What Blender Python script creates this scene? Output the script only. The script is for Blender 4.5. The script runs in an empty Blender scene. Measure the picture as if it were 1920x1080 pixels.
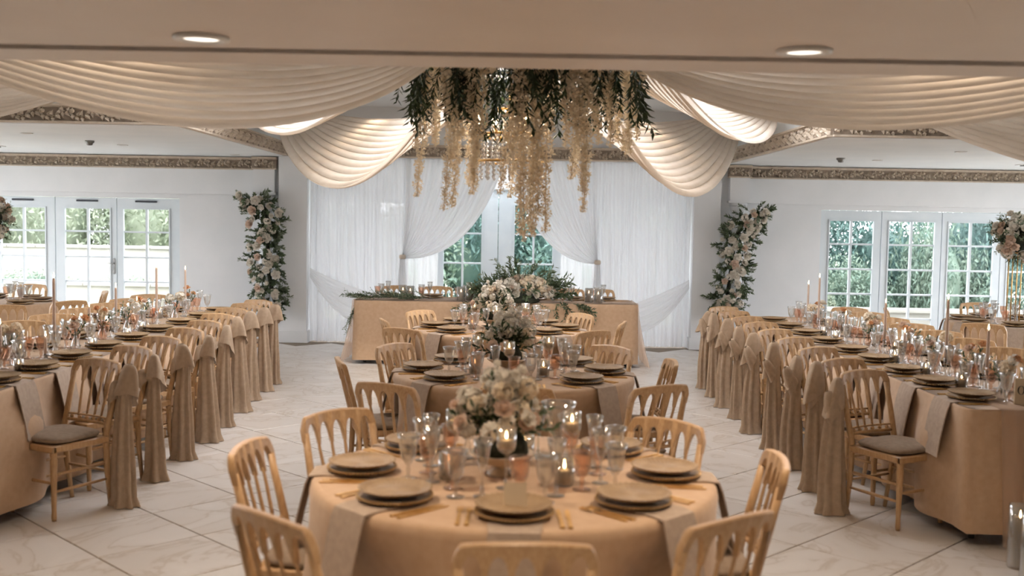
import bpy, math, random
from mathutils import Vector, Matrix, Euler

# ------------------------------------------------------------------ camera, world, light, exposure
SC = bpy.context.scene
COL = SC.collection
PI = math.pi
CAM_F = 2000.0                      # focal length in pixels of the 1920 px frame
cam_d = bpy.data.cameras.new('camera')
cam_d.sensor_width = 36.0
cam_d.lens = CAM_F / 1920 * 36.0
cam_d.clip_start = 0.05
cam_d.clip_end = 300
cam_d.dof.use_dof = True
cam_d.dof.focus_distance = 9.8
cam_d.dof.aperture_fstop = 2.0
cam = bpy.data.objects.new('camera', cam_d)
COL.objects.link(cam)
_p, _r = math.atan(128 / CAM_F), math.radians(1.0)
_fw = Vector((0, math.cos(_p), -math.sin(_p)))
_u0 = Vector((0, math.sin(_p), math.cos(_p)))
_R = Vector((1, 0, 0)) * math.cos(_r) + _u0 * math.sin(_r)
_U = Vector((1, 0, 0)) * -math.sin(_r) + _u0 * math.cos(_r)
cam.matrix_world = Matrix(((_R.x, _U.x, -_fw.x, 0), (_R.y, _U.y, -_fw.y, 0), (_R.z, _U.z, -_fw.z, 1.72), (0, 0, 0, 1)))
SC.camera = cam

wd = bpy.data.worlds.new('sky')
SC.world = wd
wd.use_nodes = True
wd.node_tree.nodes['Background'].inputs[0].default_value = (0.945, 0.955, 1.0, 1)
wd.node_tree.nodes['Background'].inputs[1].default_value = 5.4

sun_d = bpy.data.lights.new('sun', 'SUN')
sun_d.energy = 0.8
sun_d.angle = math.radians(2)
sun_d.color = (1.0, 0.95, 0.86)
sun = bpy.data.objects.new('sun', sun_d)
sun.rotation_euler = (math.radians(38), 0, math.radians(35))    # high, from behind the house: lights the garden
COL.objects.link(sun)

SC.view_settings.view_transform = 'Standard'
SC.view_settings.look = 'None'
SC.view_settings.gamma = 1
SC.view_settings.use_curve_mapping = False
SC.view_settings.exposure = 0.55
SC.cycles.use_adaptive_sampling = True
SC.cycles.adaptive_threshold = 0.1
SC.cycles.adaptive_min_samples = 16
SC.cycles.max_bounces = 5
SC.cycles.diffuse_bounces = 3
SC.cycles.glossy_bounces = 2
SC.cycles.transmission_bounces = 3
SC.cycles.transparent_max_bounces = 12
SC.cycles.caustics_reflective = False
SC.cycles.caustics_refractive = False
SC.cycles.sample_clamp_indirect = 4.0

RNG = random.Random(7)


def area_light(name, loc, rot, sx, sy, power, color, portal=False):
    d = bpy.data.lights.new(name, 'AREA')
    d.shape = 'RECTANGLE'
    d.size, d.size_y = sx, sy
    d.energy = power
    d.color = color
    d.cycles.is_portal = portal
    o = bpy.data.objects.new(name, d)
    o.location = loc
    o.rotation_euler = rot
    COL.objects.link(o)
    return o


# sky light comes in through added glazing in the side walls, lantern and middle bay and the doors in the back wall (portals only guide it)
area_light('portal_left', (-8.28, 10.5, 1.25), (0, -PI / 2, 0), 2.3, 7.4, 1, (1, 1, 1), True)
area_light('portal_right', (8.28, 10.5, 1.25), (0, PI / 2, 0), 2.3, 7.4, 1, (1, 1, 1), True)
area_light('portal_added_bay_left', (-3.0, 15.35, 1.2), (0, -PI / 2, 0), 2.2, .6, 1, (1, 1, 1), True)
area_light('portal_added_bay_right', (2.63, 15.35, 1.2), (0, PI / 2, 0), 2.2, .6, 1, (1, 1, 1), True)
area_light('portal_back_left', (-5.9, 14.95, 0.95), (-PI / 2, 0, 0), 2.5, 1.8, 1, (1, 1, 1), True)
area_light('portal_back_right', (5.9, 14.95, 0.95), (-PI / 2, 0, 0), 3.2, 1.8, 1, (1, 1, 1), True)
area_light('portal_added_lantern', (-0.1, 8.95, 3.45), (0, 0, 0), 5.0, 3.1, 1, (1, 1, 1), True)
area_light('portal_added_bay_roof', (-0.18, 15.35, 2.7), (0, 0, 0), 5.4, .7, 1, (1, 1, 1), True)
area_light('portal_back_mid', (-0.2, 15.85, 1.0), (-PI / 2, 0, 0), 5.1, 2.0, 1, (1, 1, 1), True)


# ------------------------------------------------------------------ materials
def lin(c):
    return tuple((x / 12.92 if x <= 0.04045 else ((x + 0.055) / 1.055) ** 2.4) for x in c)


def rgb(r, g, b):
    return lin((r / 255, g / 255, b / 255))


def mat(name, col, rough=0.6, var=None, scale=8.0, detail=3.0, bump=0.0, bscale=60.0, metal=0.0, spec=0.5,
        transl=0.0, wave=None, sheen=0.0, coords='Object'):
    m = bpy.data.materials.new(name)
    m.use_nodes = True
    nt = m.node_tree
    N, L = nt.nodes, nt.links
    b = N['Principled BSDF']
    b.inputs['Roughness'].default_value = rough
    b.inputs['Metallic'].default_value = metal
    b.inputs['Specular IOR Level'].default_value = spec
    b.inputs['Base Color'].default_value = (*col, 1)
    if sheen:
        b.inputs['Sheen Weight'].default_value = sheen
    tc = N.new('ShaderNodeTexCoord')
    colsock = None
    if var:
        nz = N.new('ShaderNodeTexNoise')
        nz.inputs['Scale'].default_value = scale
        nz.inputs['Detail'].default_value = detail
        L.new(tc.outputs[coords], nz.inputs['Vector'])
        src = nz.outputs['Fac']
        if wave:
            mp = N.new('ShaderNodeMapping')
            mp.inputs['Scale'].default_value = wave
            L.new(tc.outputs[coords], mp.inputs['Vector'])
            L.new(mp.outputs[0], nz.inputs['Vector'])
        r = N.new('ShaderNodeValToRGB')
        r.color_ramp.elements[0].position = 0.32
        r.color_ramp.elements[0].color = (*col, 1)
        r.color_ramp.elements[1].position = 0.68
        r.color_ramp.elements[1].color = (*var, 1)
        L.new(src, r.inputs[0])
        L.new(r.outputs[0], b.inputs['Base Color'])
        colsock = r.outputs[0]
    if bump:
        nb = N.new('ShaderNodeTexNoise')
        nb.inputs['Scale'].default_value = bscale
        nb.inputs['Detail'].default_value = 4
        L.new(tc.outputs[coords], nb.inputs['Vector'])
        bp = N.new('ShaderNodeBump')
        bp.inputs['Strength'].default_value = bump
        bp.inputs['Distance'].default_value = 0.01
        L.new(nb.outputs['Fac'], bp.inputs['Height'])
        L.new(bp.outputs[0], b.inputs['Normal'])
    if transl:
        out = N['Material Output']
        t = N.new('ShaderNodeBsdfTranslucent')
        t.inputs[0].default_value = (*col, 1)
        if colsock:
            L.new(colsock, t.inputs[0])
        mx = N.new('ShaderNodeMixShader')
        mx.inputs[0].default_value = transl
        L.new(b.outputs[0], mx.inputs[1])
        L.new(t.outputs[0], mx.inputs[2])
        L.new(mx.outputs[0], out.inputs[0])
    return m


def mat_sheer(name, col, clear=0.3, transl=0.5):
    m = bpy.data.materials.new(name)
    m.use_nodes = True
    N, L = m.node_tree.nodes, m.node_tree.links
    N.remove(N['Principled BSDF'])
    out = N['Material Output']
    d = N.new('ShaderNodeBsdfDiffuse')
    d.inputs[0].default_value = (*col, 1)
    t = N.new('ShaderNodeBsdfTranslucent')
    t.inputs[0].default_value = (*col, 1)
    tr = N.new('ShaderNodeBsdfTransparent')
    m1 = N.new('ShaderNodeMixShader')
    m1.inputs[0].default_value = transl
    L.new(d.outputs[0], m1.inputs[1])
    L.new(t.outputs[0], m1.inputs[2])
    m2 = N.new('ShaderNodeMixShader')
    m2.inputs[0].default_value = clear
    L.new(m1.outputs[0], m2.inputs[1])
    L.new(tr.outputs[0], m2.inputs[2])
    L.new(m2.outputs[0], out.inputs[0])
    return m


def mat_glass(name, tint=(1, 1, 1), gloss=0.5, rough=0.03, blend=0.35, body=0.0):
    """thin clear glass: transparent with a fresnel-weighted mirror coat"""
    m = bpy.data.materials.new(name)
    m.use_nodes = True
    N, L = m.node_tree.nodes, m.node_tree.links
    N.remove(N['Principled BSDF'])
    out = N['Material Output']
    tr = N.new('ShaderNodeBsdfTransparent')
    tr.inputs[0].default_value = (*tint, 1)
    g = N.new('ShaderNodeBsdfGlossy')
    g.inputs['Roughness'].default_value = rough
    lw = N.new('ShaderNodeLayerWeight')
    lw.inputs[0].default_value = blend
    mu = N.new('ShaderNodeMath')
    mu.operation = 'MULTIPLY'
    mu.inputs[1].default_value = gloss
    L.new(lw.outputs['Facing'], mu.inputs[0])
    mx = N.new('ShaderNodeMixShader')
    L.new(mu.outputs[0], mx.inputs[0])
    L.new(tr.outputs[0], mx.inputs[1])
    L.new(g.outputs[0], mx.inputs[2])
    last = mx
    if body:
        d = N.new('ShaderNodeBsdfDiffuse')
        d.inputs[0].default_value = (*tint, 1)
        m3 = N.new('ShaderNodeMixShader')
        m3.inputs[0].default_value = body
        L.new(mx.outputs[0], m3.inputs[1])
        L.new(d.outputs[0], m3.inputs[2])
        last = m3
    L.new(last.outputs[0], out.inputs[0])
    return m


def mat_emit(name, col, strength):
    m = bpy.data.materials.new(name)
    m.use_nodes = True
    N, L = m.node_tree.nodes, m.node_tree.links
    N.remove(N['Principled BSDF'])
    e = N.new('ShaderNodeEmission')
    e.inputs[0].default_value = (*col, 1)
    e.inputs[1].default_value = strength
    L.new(e.outputs[0], N['Material Output'].inputs[0])
    return m


M = {}
M['wall'] = mat('painted_plaster', rgb(232, 233, 234), 0.8, rgb(227, 229, 230), 3, bump=0.05, bscale=120)
M['ceil'] = mat('ceiling_paint', rgb(232, 234, 234), 0.85, rgb(226, 229, 230), 2)
M['soffit'] = mat('soffit_satin_paint', rgb(226, 216, 206), 0.5, rgb(219, 208, 198), 1.5, spec=0.3)
M['frame'] = mat('window_frame_paint', rgb(222, 230, 234), 0.45, rgb(215, 224, 229), 5)
M['cornice'] = mat('cornice_relief_cream', rgb(214, 200, 182), 0.6, rgb(194, 178, 158), 14, bump=0.2, bscale=40)
M['cornice_back'] = mat('cornice_ground_shade', rgb(160, 144, 128), 0.8, rgb(142, 127, 112), 14, bump=0.2, bscale=40)  # darker than the relief: shade of its deep gaps put into the colour
M['tile'] = mat('marble_tile', rgb(205, 196, 184), 0.35, rgb(221, 213, 203), 1.6, 8, coords='Object', bump=0.02, bscale=30)
M['grout'] = mat('tile_grout', rgb(146, 130, 114), 0.9, rgb(132, 118, 102), 20)
M['wood'] = mat('limewashed_beech', rgb(206, 170, 128), 0.42, rgb(186, 146, 102), 6, 5, wave=(30, 30, 3), bump=0.03, bscale=80)
M['pad'] = mat('seat_pad_taupe', rgb(156, 137, 118), 0.9, rgb(142, 123, 105), 40, bump=0.2, bscale=300)
M['cloth'] = mat('beige_linen', rgb(204, 172, 140), 0.85, rgb(196, 162, 130), 25, bump=0.12, bscale=260, sheen=0.2)
M['napkin'] = mat('taupe_napkin', rgb(186, 166, 148), 0.9, rgb(174, 154, 136), 40, bump=0.12, bscale=300)
M['sash'] = mat('taupe_sash', rgb(202, 178, 153), 0.85, rgb(188, 164, 138), 30, bump=0.1, bscale=200, transl=0.12)
M['plate'] = mat('stoneware_taupe', rgb(172, 146, 114), 0.5, rgb(152, 126, 96), 18, spec=0.3)
M['charger'] = mat('gilt_charger', rgb(176, 142, 98), 0.35, rgb(150, 116, 76), 20, metal=0.35)
M['bead'] = mat('gilt_beads', rgb(206, 176, 132), 0.3, rgb(186, 152, 104), 20, metal=0.5)
M['gold'] = mat('brushed_gold', rgb(226, 184, 116), 0.4, rgb(206, 160, 92), 30, metal=0.75)
M['steel'] = mat('brushed_steel', rgb(150, 150, 148), 0.35, rgb(130, 130, 128), 30, metal=0.9)
M['dark'] = mat('dark_vent_metal', rgb(58, 62, 70), 0.5, rgb(48, 52, 60), 20)
M['swag'] = mat('ivory_voile', rgb(238, 226, 212), 0.8, rgb(232, 219, 204), 6, transl=0.42)
M['sheer'] = mat_sheer('white_sheer', rgb(244, 245, 247), 0.04, 0.25)
M['sheer2'] = mat_sheer('white_sheer_thin', rgb(250, 250, 250), 0.35, 0.55)
M['organza'] = mat_sheer('blush_organza', rgb(232, 206, 184), 0.45, 0.4)
M['pane'] = mat_glass('window_glass', (0.975, 0.98, 0.985), 0.10, 0.0, 0.3)
M['glass'] = mat_glass('clear_crystal', (0.97, 0.97, 0.96), 0.9, 0.06, 0.55, body=0.08)
M['pink'] = mat_glass('rose_tinted_crystal', rgb(253, 238, 228), 0.7, 0.06, 0.45, body=0.07)
M['crystal'] = mat_glass('chandelier_crystal', (0.98, 0.96, 0.94), 0.9, 0.08, 0.7, body=0.5)
M['wax'] = mat('ivory_wax', rgb(232, 212, 184), 0.5, rgb(226, 204, 174), 8, transl=0.25)
M['taper'] = mat('nude_taper_wax', rgb(224, 202, 184), 0.5, rgb(216, 193, 174), 8, transl=0.35)
M['flame'] = mat_emit('candle_flame', (1.0, 0.62, 0.28), 30)
M['bulb'] = mat_emit('warm_bulb', (1.0, 0.72, 0.42), 22)
M['lens'] = mat_emit('downlight_lens', (1.0, 0.9, 0.78), 1.6)
M['white_metal'] = mat('white_enamel', rgb(228, 226, 222), 0.4, rgb(222, 220, 216), 8)
M['leaf'] = mat('dark_green_leaf', rgb(74, 90, 62), 0.5, rgb(102, 116, 84), 12, transl=0.25)
M['leaf2'] = mat('olive_leaf', rgb(112, 124, 98), 0.55, rgb(140, 150, 124), 12, transl=0.25)
M['leafd'] = mat('deep_green_leaf', rgb(36, 48, 26), 0.5, rgb(58, 74, 38), 12, transl=0.2)
M['petal'] = mat('white_petal', rgb(240, 234, 222), 0.6, rgb(230, 220, 204), 20, transl=0.3)
M['blush'] = mat('blush_petal', rgb(232, 208, 188), 0.6, rgb(222, 194, 172), 20, transl=0.3)
M['wist'] = mat('ivory_wisteria', rgb(244, 230, 206), 0.65, rgb(234, 214, 184), 20, transl=0.3)
M['peach'] = mat('peach_petal', rgb(226, 176, 132), 0.6, rgb(214, 160, 114), 20, transl=0.3)
M['bowl'] = mat('cream_ceramic', rgb(220, 200, 176), 0.35, rgb(208, 186, 160), 10)
M['roof'] = mat('added_roof_frame_white', rgb(232, 234, 234), 0.5, rgb(226, 228, 229), 5)
M['foam'] = mat('dark_moss', rgb(36, 38, 26), 0.9, rgb(52, 54, 36), 40, bump=0.4, bscale=80)
M['card'] = mat('cream_card', rgb(226, 208, 178), 0.7, rgb(220, 200, 170), 10)
M['ink'] = mat('black_ink', rgb(30, 26, 24), 0.6, rgb(36, 32, 30), 10)
M['stone'] = mat('pale_stone', rgb(164, 162, 154), 0.85, rgb(148, 146, 138), 3, bump=0.2, bscale=20)
M['lawn'] = mat('garden_ground', rgb(158, 166, 140), 0.9, rgb(178, 180, 158), 5, bump=0.2, bscale=30)
M['hedge_dark'] = mat('hedge_leaf_teal', rgb(66, 98, 94), 0.6, rgb(104, 130, 122), 4, transl=0.2)
M['hedge_mid'] = mat('hedge_leaf_green', rgb(98, 124, 110), 0.6, rgb(134, 150, 132), 4, transl=0.2)
M['hedge_pale'] = mat('hedge_leaf_pale', rgb(122, 136, 114), 0.6, rgb(158, 166, 144), 4, transl=0.2)  # paler copy of the hedge leaf, overexposed sunlit look put into the colour


# ------------------------------------------------------------------ mesh helpers
class MB:
    def __init__(s):
        s.v, s.f = [], []

    def add(s, v, f):
        o = len(s.v)
        s.v += [tuple(x) for x in v]
        s.f += [tuple(i + o for i in q) for q in f]
        return s

    def box(s, x0, x1, y0, y1, z0, z1):
        v = [(x, y, z) for z in (z0, z1) for y in (y0, y1) for x in (x0, x1)]
        return s.add(v, [(0, 2, 3, 1), (4, 5, 7, 6), (0, 1, 5, 4), (2, 6, 7, 3), (0, 4, 6, 2), (1, 3, 7, 5)])

    def bbox(s, x0, x1, y0, y1, z0, z1, b=0.004):
        """box with chamfered vertical and top edges"""
        def ring(i, z):
            return [(x0 + i + b, y0 + i, z), (x1 - i - b, y0 + i, z), (x1 - i, y0 + i + b, z), (x1 - i, y1 - i - b, z),
                    (x1 - i - b, y1 - i, z), (x0 + i + b, y1 - i, z), (x0 + i, y1 - i - b, z), (x0 + i, y0 + i + b, z)]
        v = ring(b, z0) + ring(0, z0 + b) + ring(0, z1 - b) + ring(b, z1)
        f = [tuple(range(7, -1, -1)), tuple(range(24, 32))]
        for k in range(3):
            for i in range(8):
                j = (i + 1) % 8
                f.append((k * 8 + i, k * 8 + j, k * 8 + 8 + j, k * 8 + 8 + i))
        return s.add(v, f)

    def grid(s, fn, nu, nv, closeu=False, flip=False):
        v = [fn(i / (nu if closeu else nu - 1), j / (nv - 1)) for j in range(nv) for i in range(nu)]
        f = []
        for j in range(nv - 1):
            for i in range(nu if closeu else nu - 1):
                a, b = j * nu + i, j * nu + (i + 1) % nu
                q = (a, b, b + nu, a + nu)
                f.append(q[::-1] if flip else q)
        return s.add(v, f)

    def lathe(s, prof, n=16, cx=0, cy=0, mod=None):
        m = len(prof)
        v = []
        for (r, z) in prof:
            for i in range(n):
                a = 2 * PI * i / n
                k = r * (mod(i, n, r, z) if mod else 1)
                v.append((cx + k * math.cos(a), cy + k * math.sin(a), z))
        f = []
        for j in range(m - 1):
            for i in range(n):
                f.append((j * n + i, j * n + (i + 1) % n, (j + 1) * n + (i + 1) % n, (j + 1) * n + i))
        if prof[0][0] < 1e-6 or True:
            f.append(tuple(range(n - 1, -1, -1)))
            f.append(tuple(range((m - 1) * n, m * n)))
        return s.add(v, f)

    def tube(s, pts, rad, n=6, cap=True):
        pts = [Vector(p) for p in pts]
        m = len(pts)
        rr = rad if isinstance(rad, (list, tuple)) else [rad] * m
        v, f = [], []
        ref = None
        for i, p in enumerate(pts):
            t = (pts[min(i + 1, m - 1)] - pts[max(i - 1, 0)]).normalized()
            if ref is None:
                ref = Vector((1, 0, 0)) if abs(t.x) < 0.8 else Vector((0, 1, 0))
            a = t.cross(ref).normalized()
            b = t.cross(a).normalized()
            ref = -b if False else ref
            for k in range(n):
                th = 2 * PI * k / n
                v.append(p + (a * math.cos(th) + b * math.sin(th)) * rr[i])
        for i in range(m - 1):
            for k in range(n):
                f.append((i * n + k, i * n + (k + 1) % n, (i + 1) * n + (k + 1) % n, (i + 1) * n + k))
        if cap:
            f.append(tuple(range(n - 1, -1, -1)))
            f.append(tuple(range((m - 1) * n, m * n)))
        return s.add(v, f)

    def ball(s, c, r, n=8, m=5, sz=1.0):
        c = Vector(c)
        v = [c + Vector((0, 0, -r * sz))]
        for j in range(1, m):
            t = -PI / 2 + PI * j / m
            for i in range(n):
                a = 2 * PI * i / n
                v.append(c + Vector((r * math.cos(t) * math.cos(a), r * math.cos(t) * math.sin(a), r * sz * math.sin(t))))
        v.append(c + Vector((0, 0, r * sz)))
        f = [(0, 1 + (i + 1) % n, 1 + i) for i in range(n)]
        for j in range(m - 2):
            for i in range(n):
                f.append((1 + j * n + i, 1 + j * n + (i + 1) % n, 1 + (j + 1) * n + (i + 1) % n, 1 + (j + 1) * n + i))
        e = len(v) - 1
        b = 1 + (m - 2) * n
        f += [(b + i, b + (i + 1) % n, e) for i in range(n)]
        return s.add(v, f)

    def put(s, other, mtx):
        return s.add([mtx @ Vector(p) for p in other.v], other.f)

    def mesh(s, name, material, smooth=True):
        me = bpy.data.meshes.new(name)
        me.from_pydata(s.v, [], s.f)
        me.materials.append(material)
        if smooth:
            me.polygons.foreach_set('use_smooth', [True] * len(me.polygons))
            if smooth == 'auto':
                me.set_sharp_from_angle(angle=math.radians(40))
        me.update()
        return me


def ob(name, me, parent=None, loc=(0, 0, 0), rot=(0, 0, 0), scale=None, label=None, cat=None, group=None, kind=None):
    o = bpy.data.objects.new(name, me)
    COL.objects.link(o)
    o.location = loc
    o.rotation_euler = rot
    if scale is not None:
        o.scale = (scale,) * 3 if isinstance(scale, (int, float)) else scale
    if parent:
        o.parent = parent
    if label:
        o['label'] = label
    if cat:
        o['category'] = cat
    if group:
        o['group'] = group
    if kind:
        o['kind'] = kind
    return o


def thing(name, label, cat, loc=(0, 0, 0), rz=0.0, group=None, kind=None):
    return ob(name, None, None, loc, (0, 0, rz), None, label, cat, group, kind)


def inst(parts, root):
    """parts: (name, mesh, loc, rot, scale, subparts) -> linked children of root"""
    for p in parts:
        c = ob(p[0], p[1], root, p[2], p[3], p[4])
        for q in p[5]:
            ob(q[0], q[1], c, q[2], q[3], q[4])


def P(name, me, loc=(0, 0, 0), rot=(0, 0, 0), scale=None, sub=()):
    return (name, me, loc, rot, scale, sub)


def struct(name, mb, material, parent=None, smooth=False):
    me = mb.mesh(name, material, smooth)
    return ob(name, me, parent, kind=None if parent else 'structure')


def face_rz(dx, dy):
    return math.atan2(-dx, dy)


ORD = ['first', 'second', 'third', 'fourth', 'fifth', 'sixth', 'seventh', 'eighth', 'ninth', 'tenth']


# ------------------------------------------------------------------ the setting
def tile_material():
    m = M['tile']
    N, L = m.node_tree.nodes, m.node_tree.links
    b = N['Principled BSDF']
    g = N.new('ShaderNodeNewGeometry')
    oi = N.new('ShaderNodeObjectInfo')
    ad = N.new('ShaderNodeVectorMath')
    ad.operation = 'MULTIPLY_ADD'
    L.new(oi.outputs['Random'], ad.inputs[0])
    ad.inputs[1].default_value = (9, 7, 5)
    L.new(g.outputs['Position'], ad.inputs[2])
    n1 = N.new('ShaderNodeTexNoise')
    n1.inputs['Scale'].default_value = 1.7
    n1.inputs['Detail'].default_value = 7
    n1.inputs['Distortion'].default_value = 1.6
    L.new(ad.outputs[0], n1.inputs['Vector'])
    r = N.new('ShaderNodeValToRGB')
    e = r.color_ramp.elements
    e[0].position, e[0].color = 0.30, (*rgb(216, 208, 200), 1)
    e[1].position, e[1].color = 0.72, (*rgb(223, 216, 209), 1)
    for pos, c in ((0.47, (212, 203, 194)), (0.50, (198, 186, 173)), (0.53, (215, 207, 199))):
        k = e.new(pos)
        k.color = (*rgb(*c), 1)
    L.new(n1.outputs['Fac'], r.inputs[0])
    L.new(r.outputs[0], b.inputs['Base Color'])


tile_material()
mb = MB().box(-8.3, 8.3, -1.5, 14.8, -0.1, -0.004)
mb.box(-2.92, 2.56, 14.8, 15.9, -0.1, 0.0)
floor = struct('floor', mb, M['grout'])
h = 0.4 - 0.0055
tile_me = MB().add([(h, 0, 0), (0, h, 0), (-h, 0, 0), (0, -h, 0), (h - .004, 0, .003), (0, h - .004, .003), (-h + .004, 0, .003), (0, -h + .004, .003),
                    (h, 0, -.02), (0, h, -.02), (-h, 0, -.02), (0, -h, -.02)],
                   [(4, 5, 6, 7)] + [(i, (i + 1) % 4, 4 + (i + 1) % 4, 4 + i) for i in range(4)] +
                   [(8 + i, 8 + (i + 1) % 4, (i + 1) % 4, i) for i in range(4)]).mesh('tile', M['tile'], False)
spots = []
for a in range(-30, 40):
    for b in range(-40, 30):
        u, w = 4.78 + 0.8 * (a + 0.5), -3.27 + 0.8 * (b + 0.5)
        x, y = (u + w) / 2, (u - w) / 2
        if -7.9 < x < 7.9 and -1.1 < y < 14.4:
            vis = y > 3.2 and abs(x) < 0.485 * y + 0.4
            spots.append((0 if vis else 1, y, x))
spots.sort()
rest = MB()
for i, (v, y, x) in enumerate(spots):
    if i < 300:
        ob('tile', tile_me, floor, (x, y, 0))
    else:
        for q in range(1):
            rest.add([(p.co.x + x, p.co.y + y, p.co.z) for p in tile_me.vertices], [tuple(pp.vertices) for pp in tile_me.polygons])
ob('tile_field', rest.mesh('tile_field', M['tile'], False), floor, kind='stuff')

# back wall with its three glazed openings, 0.2 thick
OL, OC, OR = (-7.25, -4.62), (-2.79, 2.44), (4.26, 7.63)
mb = MB()
xs = [-8.5, OL[0], OL[1], OC[0], OC[1], OR[0], OR[1], 8.5]
for k in range(0, 8, 2):
    mb.box(xs[k], xs[k + 1], 14.8, 15.0, 0, 3.3)
for (a, b), top in ((OL, 1.93), (OC, 2.52), (OR, 1.93)):
    mb.box(a, b, 14.8, 15.0, top, 3.3)
# added middle bay behind the curtains, deepened to soften the backlight, closed by its own glazed doors at 15.7
mb.box(-3.05, -2.92, 15.0, 15.9, 2.3, 3.3)
mb.box(2.56, 2.7, 15.0, 15.9, 2.3, 3.3)
mb.box(-3.05, 2.7, 15.7, 15.9, 2.16, 3.3)
mb.box(-3.05, -2.92, 15.7, 15.9, 0, 2.16)
mb.box(2.54, 2.7, 15.7, 15.9, 0, 2.16)
struct('wall_back', mb, M['wall'])
# proud lintel bands above the bay doors
struct('trim_1', MB().box(-8.3, -3.24, 14.72, 14.8, 2.0, 2.34), M['wall'])
struct('trim_2', MB().box(2.98, 8.3, 14.72, 14.8, 2.0, 2.34), M['wall'])
# piers either side of the curtained alcove, and the band over the alcove
for n, (a, b) in (('wall_pier_left', (-3.17, -2.79)), ('wall_pier_right', (2.44, 2.80))):
    q = MB().box(a, b, 14.44, 14.8, 0, 2.52)
    q.box(a - 0.02, b + 0.02, 14.42, 14.8, 0, 0.16)
    struct(n, q, M['wall'])
struct('wall_pier_strips', MB().box(-3.25, -3.17, 14.6, 14.8, 0, 2.52).box(2.80, 2.94, 14.6, 14.8, 0, 2.52), M['wall'])
struct('wall_over_alcove', MB().box(-3.17, 2.80, 14.44, 14.8, 2.52, 3.3), M['wall'])
# corbel blocks and slim columns outside the piers
for n, s in (('trim_3', -1), ('trim_4', 1)):
    x0, x1 = (-3.53, -3.24) if s < 0 else (2.93, 3.20)
    cx = (x0 + x1) / 2
    q = MB().box(x0, x1, 14.5, 14.8, 2.03, 2.34)
    q.box(x0 - .02, x1 + .02, 14.48, 14.8, 2.00, 2.03)
    q.lathe([(0.13, 2.0), (0.13, 1.97), (0.105, 1.95), (0.10, 1.90), (0.085, 1.86), (0.085, 0.30), (0.11, 0.27), (0.12, 0.22), (0.14, 0.2), (0.14, 0.02)], 20, cx, 14.62)
    q.box(cx - .16, cx + .16, 14.46, 14.78, 0, 0.14)
    struct(n, q, M['wall'])

# added glass roof of the middle bay, unseen, to backlight the sheers
q = MB().box(-3.05, 2.7, 14.98, 15.04, 2.53, 2.62).box(-3.05, 2.7, 15.66, 15.72, 2.53, 2.62)
w = ob('window_5', q.mesh('added_bay_roof_frame', M['roof'], False), None, kind='structure')
for k in range(7):
    ob('glazing_bar', MB().box(-.02, .02, 15.04, 15.66, 2.55, 2.61).mesh('glazing_bar', M['roof'], False), w, (-2.9 + k * 5.45 / 6, 0, 0))
pm = MB().box(-.43, .43, 15.04, 15.66, 2.575, 2.582).mesh('pane', M['pane'], False)
for k in range(6):
    ob('pane', pm, w, (-2.9 + (k + .5) * 5.45 / 6, 0, 0))

# added glazed sides of the middle bay, unseen, to backlight the curtain ends
for n, x in ((6, -2.985), (7, 2.63)):
    q = MB()
    for y in (15.0, 15.64):
        q.box(x - .04, x + .04, y, y + .06, 0, 2.3)
    for z in (0, .8, 1.55, 2.24):
        q.box(x - .03, x + .03, 15.06, 15.64, z, z + .06)
    w = ob('window_%d' % n, q.mesh('added_bay_side_frame', M['frame'], False), None, kind='structure')
    for z0, z1 in ((.06, .8), (.86, 1.55), (1.61, 2.24)):
        ob('pane', MB().box(x - .004, x + .004, 15.06, 15.64, z0, z1).mesh('pane', M['pane'], False), w)

# side walls (unseen glazing added to light the bays), rear wall
for n, sx in (('wall_left', -1), ('wall_right', 1)):
    q = MB()
    a, b = sorted((sx * 8.3, sx * 8.5))
    q.box(a, b, -1.5, 6.8, 0, 3.3)
    q.box(a, b, 14.2, 15.0, 0, 3.3)
    q.box(a, b, 6.8, 14.2, 2.42, 3.3)
    q.box(a, b, 6.8, 14.2, 0, 0.08)
    struct(n, q, M['wall'])
    wname = 'window_1' if sx < 0 else 'window_2'
    f = MB()
    for k in range(8):
        y = 6.8 + k * 7.4 / 7
        f.box(a + .05, b - .05, y - .05, y + .05, 0.08, 2.42)
    f.box(a + .05, b - .05, 6.8, 14.2, 2.34, 2.42)
    f.box(a + .05, b - .05, 6.8, 14.2, 0.08, 0.2)
    w = struct(wname, f, M['frame'])
    pm = MB().box(-.004, .004, -.48, .48, 0.2, 2.34).mesh('pane', M['pane'], False)
    for k in range(7):
        ob('pane', pm, w, (sx * 8.4, 6.8 + (k + .5) * 7.4 / 7, 0))
struct('wall_rear', MB().box(-8.5, 8.5, -1.7, -1.5, 0, 3.3), M['wall'])

# ceilings: low bays at 2.52, raised tray at 3.2, dropped soffit near the camera at 2.35
CZ, TZ = 2.52, 3.20
mb = MB()
mb.box(-8.3, -3.10, 9.8, 14.8, CZ, 3.3)
mb.box(2.90, 8.3, 9.8, 14.8, CZ, 3.3)
mb.box(-8.3, -6.9, 4.5, 9.8, CZ, 3.3)
mb.box(6.9, 8.3, 4.5, 9.8, CZ, 3.3)
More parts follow.
